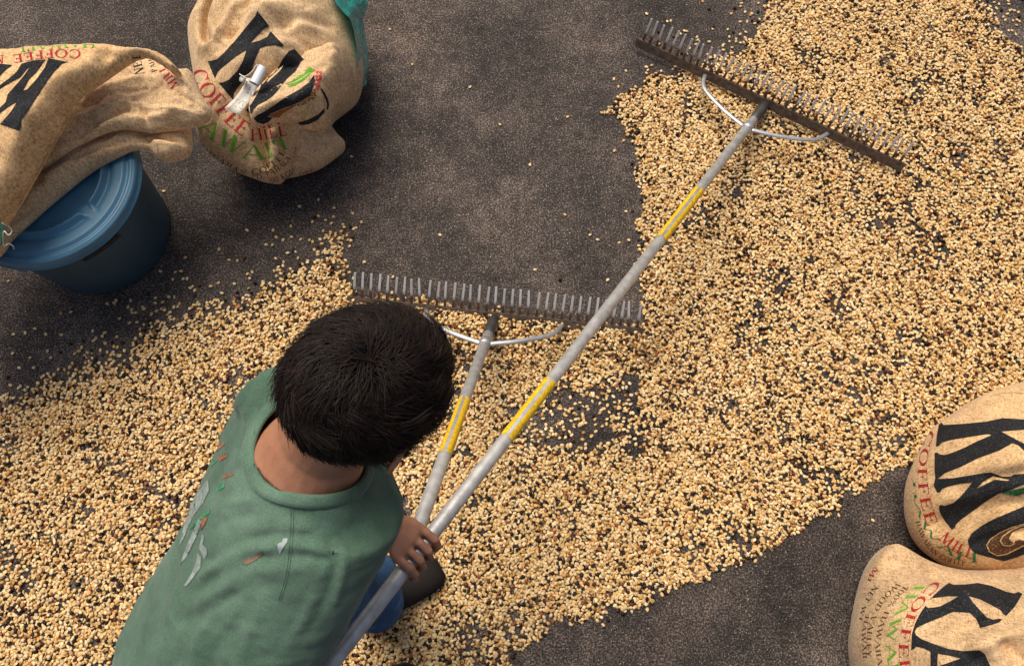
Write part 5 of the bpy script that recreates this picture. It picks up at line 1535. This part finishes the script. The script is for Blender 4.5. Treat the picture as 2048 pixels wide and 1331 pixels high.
def bean_colors(n, rg):
    c1, c2, c3, c4 = np.array([.86, .69, .42]), np.array([.77, .54, .25]), np.array([.62, .35, .10]), np.array([.30, .10, .03])
    u = rg.random(n); v = rg.random(n)[:, None]
    col = np.where((u < .52)[:, None], c1 * (1 - v) + c2 * v, np.where((u < .885)[:, None], c2 * (1 - v * .8) + c3 * v * .8, np.where((u < .958)[:, None], c3 * (1 - v) + c4 * v * .6 + c3 * v * .4, c4)))
    return col * rg.uniform(.74, 1.10, (n, 1))
def spread(name, P, rot, scl, col, proto_me, mat, label):
    proto_me.materials.clear(); proto_me.materials.append(mat)
    proto_me.polygons.foreach_set('use_smooth', [True] * len(proto_me.polygons))
    me = bpy.data.meshes.new(name)
    me.vertices.add(len(P)); me.vertices.foreach_set('co', P.astype(np.float32).ravel())
    a = me.attributes.new('rot', 'FLOAT_VECTOR', 'POINT'); a.data.foreach_set('vector', rot.astype(np.float32).ravel())
    a = me.attributes.new('scl', 'FLOAT_VECTOR', 'POINT'); a.data.foreach_set('vector', scl.astype(np.float32).ravel())
    a = me.attributes.new('tint', 'FLOAT_COLOR', 'POINT'); a.data.foreach_set('color', np.column_stack([col, np.ones(len(P))]).astype(np.float32).ravel())
    o = bpy.data.objects.new(name, me); COL.objects.link(o)
    me.materials.append(mat)
    proto = bpy.data.objects.new(name + '_shape', proto_me)
    ng = bpy.data.node_groups.new(name, 'GeometryNodeTree')
    ng.interface.new_socket('Geometry', in_out='INPUT', socket_type='NodeSocketGeometry')
    ng.interface.new_socket('Geometry', in_out='OUTPUT', socket_type='NodeSocketGeometry')
    gi = ng.nodes.new('NodeGroupInput'); go = ng.nodes.new('NodeGroupOutput')
    oi = ng.nodes.new('GeometryNodeObjectInfo'); oi.inputs['Object'].default_value = proto
    ip = ng.nodes.new('GeometryNodeInstanceOnPoints')
    na = ng.nodes.new('GeometryNodeInputNamedAttribute'); na.data_type = 'FLOAT_VECTOR'; na.inputs['Name'].default_value = 'rot'
    nb_ = ng.nodes.new('GeometryNodeInputNamedAttribute'); nb_.data_type = 'FLOAT_VECTOR'; nb_.inputs['Name'].default_value = 'scl'
    ng.links.new(gi.outputs[0], ip.inputs['Points']); ng.links.new(oi.outputs['Geometry'], ip.inputs['Instance'])
    e2r = ng.nodes.new('FunctionNodeEulerToRotation'); ng.links.new(na.outputs['Attribute'], e2r.inputs[0]); ng.links.new(e2r.outputs[0], ip.inputs['Rotation'])
    ng.links.new(nb_.outputs['Attribute'], ip.inputs['Scale']); ng.links.new(ip.outputs['Instances'], go.inputs[0])
    md = o.modifiers.new('spread', 'NODES'); md.node_group = ng
    return tag(o, label, 'beans' if 'bean' in name else 'cherries', kind='stuff')
n = len(BP)
tl = np.where(bl == 0, .14, .36)
flip = (rg.random(n) < .32) * math.pi
rot = np.column_stack([flip + rg.normal(0, 1, n) * tl, rg.normal(0, 1, n) * tl * .8, rg.uniform(0, 2 * math.pi, n)])
side = rg.random(n) < np.where(bl == 0, .04, .10)
rot[side, 0] += math.pi / 2
scl = rg.uniform(.88, 1.10, (n, 1)) * np.ones((1, 3)); scl[:, 1] *= rg.uniform(.92, 1.08, n)
spread('coffee_beans', BP, rot, scl, bean_colors(n, rg), bean_me, M['bean_c'], 'wide spread of pale parchment coffee beans drying on the paving')
n = len(CP)
CP = CP + np.array([0, 0, .0016])
cc = np.array([.020, .010, .008]) * rg.uniform(.5, 1.6, (n, 1)); rd = rg.random(n) < .22
cc[rd] = np.array([.11, .030, .014]) * rg.uniform(.6, 1.3, (rd.sum(), 1))
spread('dried_cherries', CP, rg.uniform(0, 6.28, (n, 3)), rg.uniform(.72, 1.18, (n, 1)) * np.ones((1, 3)), cc, cherry_me, M['bean_d'], 'dark dried coffee cherries scattered through the pale beans')
# loose single beans on the bare paving
ex = np.array([unp(*p)[:2] for p in [(1000, 250), (825, 130), (1060, 330), (1130, 430), (940, 175), (1180, 470), (1195, 480), (1120, 560), (1070, 540), (1215, 560), (880, 470), (345, 462), (1745, 1040), (1290, 1040), (1230, 980), (780, 60), (1480, 70), (1135, 235), (1480, 45), (1395, 95)]])
strays = np.vstack([ex, strays]) if len(strays) else ex
q0 = strays - TUBC[:2]; strays = strays[np.hypot(q0[:, 0], q0[:, 1]) > .212]
qs = proj(np.column_stack([strays, np.zeros(len(strays))]))
vis = (qs[:, 0] > 0) & (qs[:, 0] < 2048) & (qs[:, 1] > 0) & (qs[:, 1] < 1331)
strays = strays[vis]
if len(strays) > 300: strays = np.vstack([strays[:20], strays[20:][np.random.default_rng(3).permutation(len(strays) - 20)[:280]]])
sb, sc_ = bean_me.copy(), cherry_me.copy()
sb.materials.clear(); sb.materials.append(M['bean_cs']); sc_.materials.clear(); sc_.materials.append(M['bean_ds'])
rs = np.random.default_rng(8)
for p in strays:
    if rs.random() < .82:
        o = bpy.data.objects.new('coffee_bean', sb)
        o.location = (p[0], p[1], .0030); o.rotation_euler = ((rs.random() < .3) * math.pi + rs.normal() * .12, rs.normal() * .12, rs.uniform(0, 6.28))
        if o.rotation_euler[0] > 2: o.location.z = .0034
        tag(o, 'single pale coffee bean lying loose on bare paving beyond the spread', 'coffee bean', 'loose beans on the bare paving')
    else:
        o = bpy.data.objects.new('dried_cherry', sc_)
        o.location = (p[0], p[1], .0045); o.rotation_euler = tuple(rs.uniform(0, 6.28, 3))
        tag(o, 'single dark dried cherry lying loose on bare paving beyond the spread', 'dried cherry', 'loose cherries on the bare paving')
    k = rs.uniform(.88, 1.1); o.scale = (k, k, k)
    COL.objects.link(o)
# chaff: parchment flakes and crumbs blown over the paving
rc = np.random.default_rng(19)
P, _ = hexgrid(.026, .5, 91)
cov, stray, s, qx = density(P)
pk = rc.random(len(P)) < np.where((s < 0) & (s > -400), .30 * np.exp(np.maximum(s, -400) / 90) + .05, 0) * (qx[:, 0] > -50) * (qx[:, 0] < 2100)
V, Fs = [], []
for c_ in P[pk]:
    L1, L2 = rc.uniform(.0012, .0042), rc.uniform(.0006, .0018); an = rc.uniform(0, 6.28)
    e1 = np.array([math.cos(an), math.sin(an), rc.uniform(-.2, .2)]) * L1; e2 = np.array([-math.sin(an), math.cos(an), rc.uniform(-.4, .4)]) * L2
    b_ = np.array([c_[0], c_[1], .0016]); o = len(V)
    V += [b_ - e1, b_ - e2 * rc.uniform(.6, 1.2), b_ + e1, b_ + e2 * rc.uniform(.6, 1.2)]
    Fs += [(o, o + 1, o + 2), (o, o + 2, o + 3)]
tag(add('chaff', mesh('chaff', V, Fs), mat_plain('dry_parchment_chaff', (0.42, 0.30, 0.17), 0.8, var=0.5, scale=25), smooth=False), 'pale flakes of dry chaff scattered over the dark paving', 'chaff', kind='stuff')
print('beans', len(BP), 'cherries', len(CP), 'strays', len(strays))
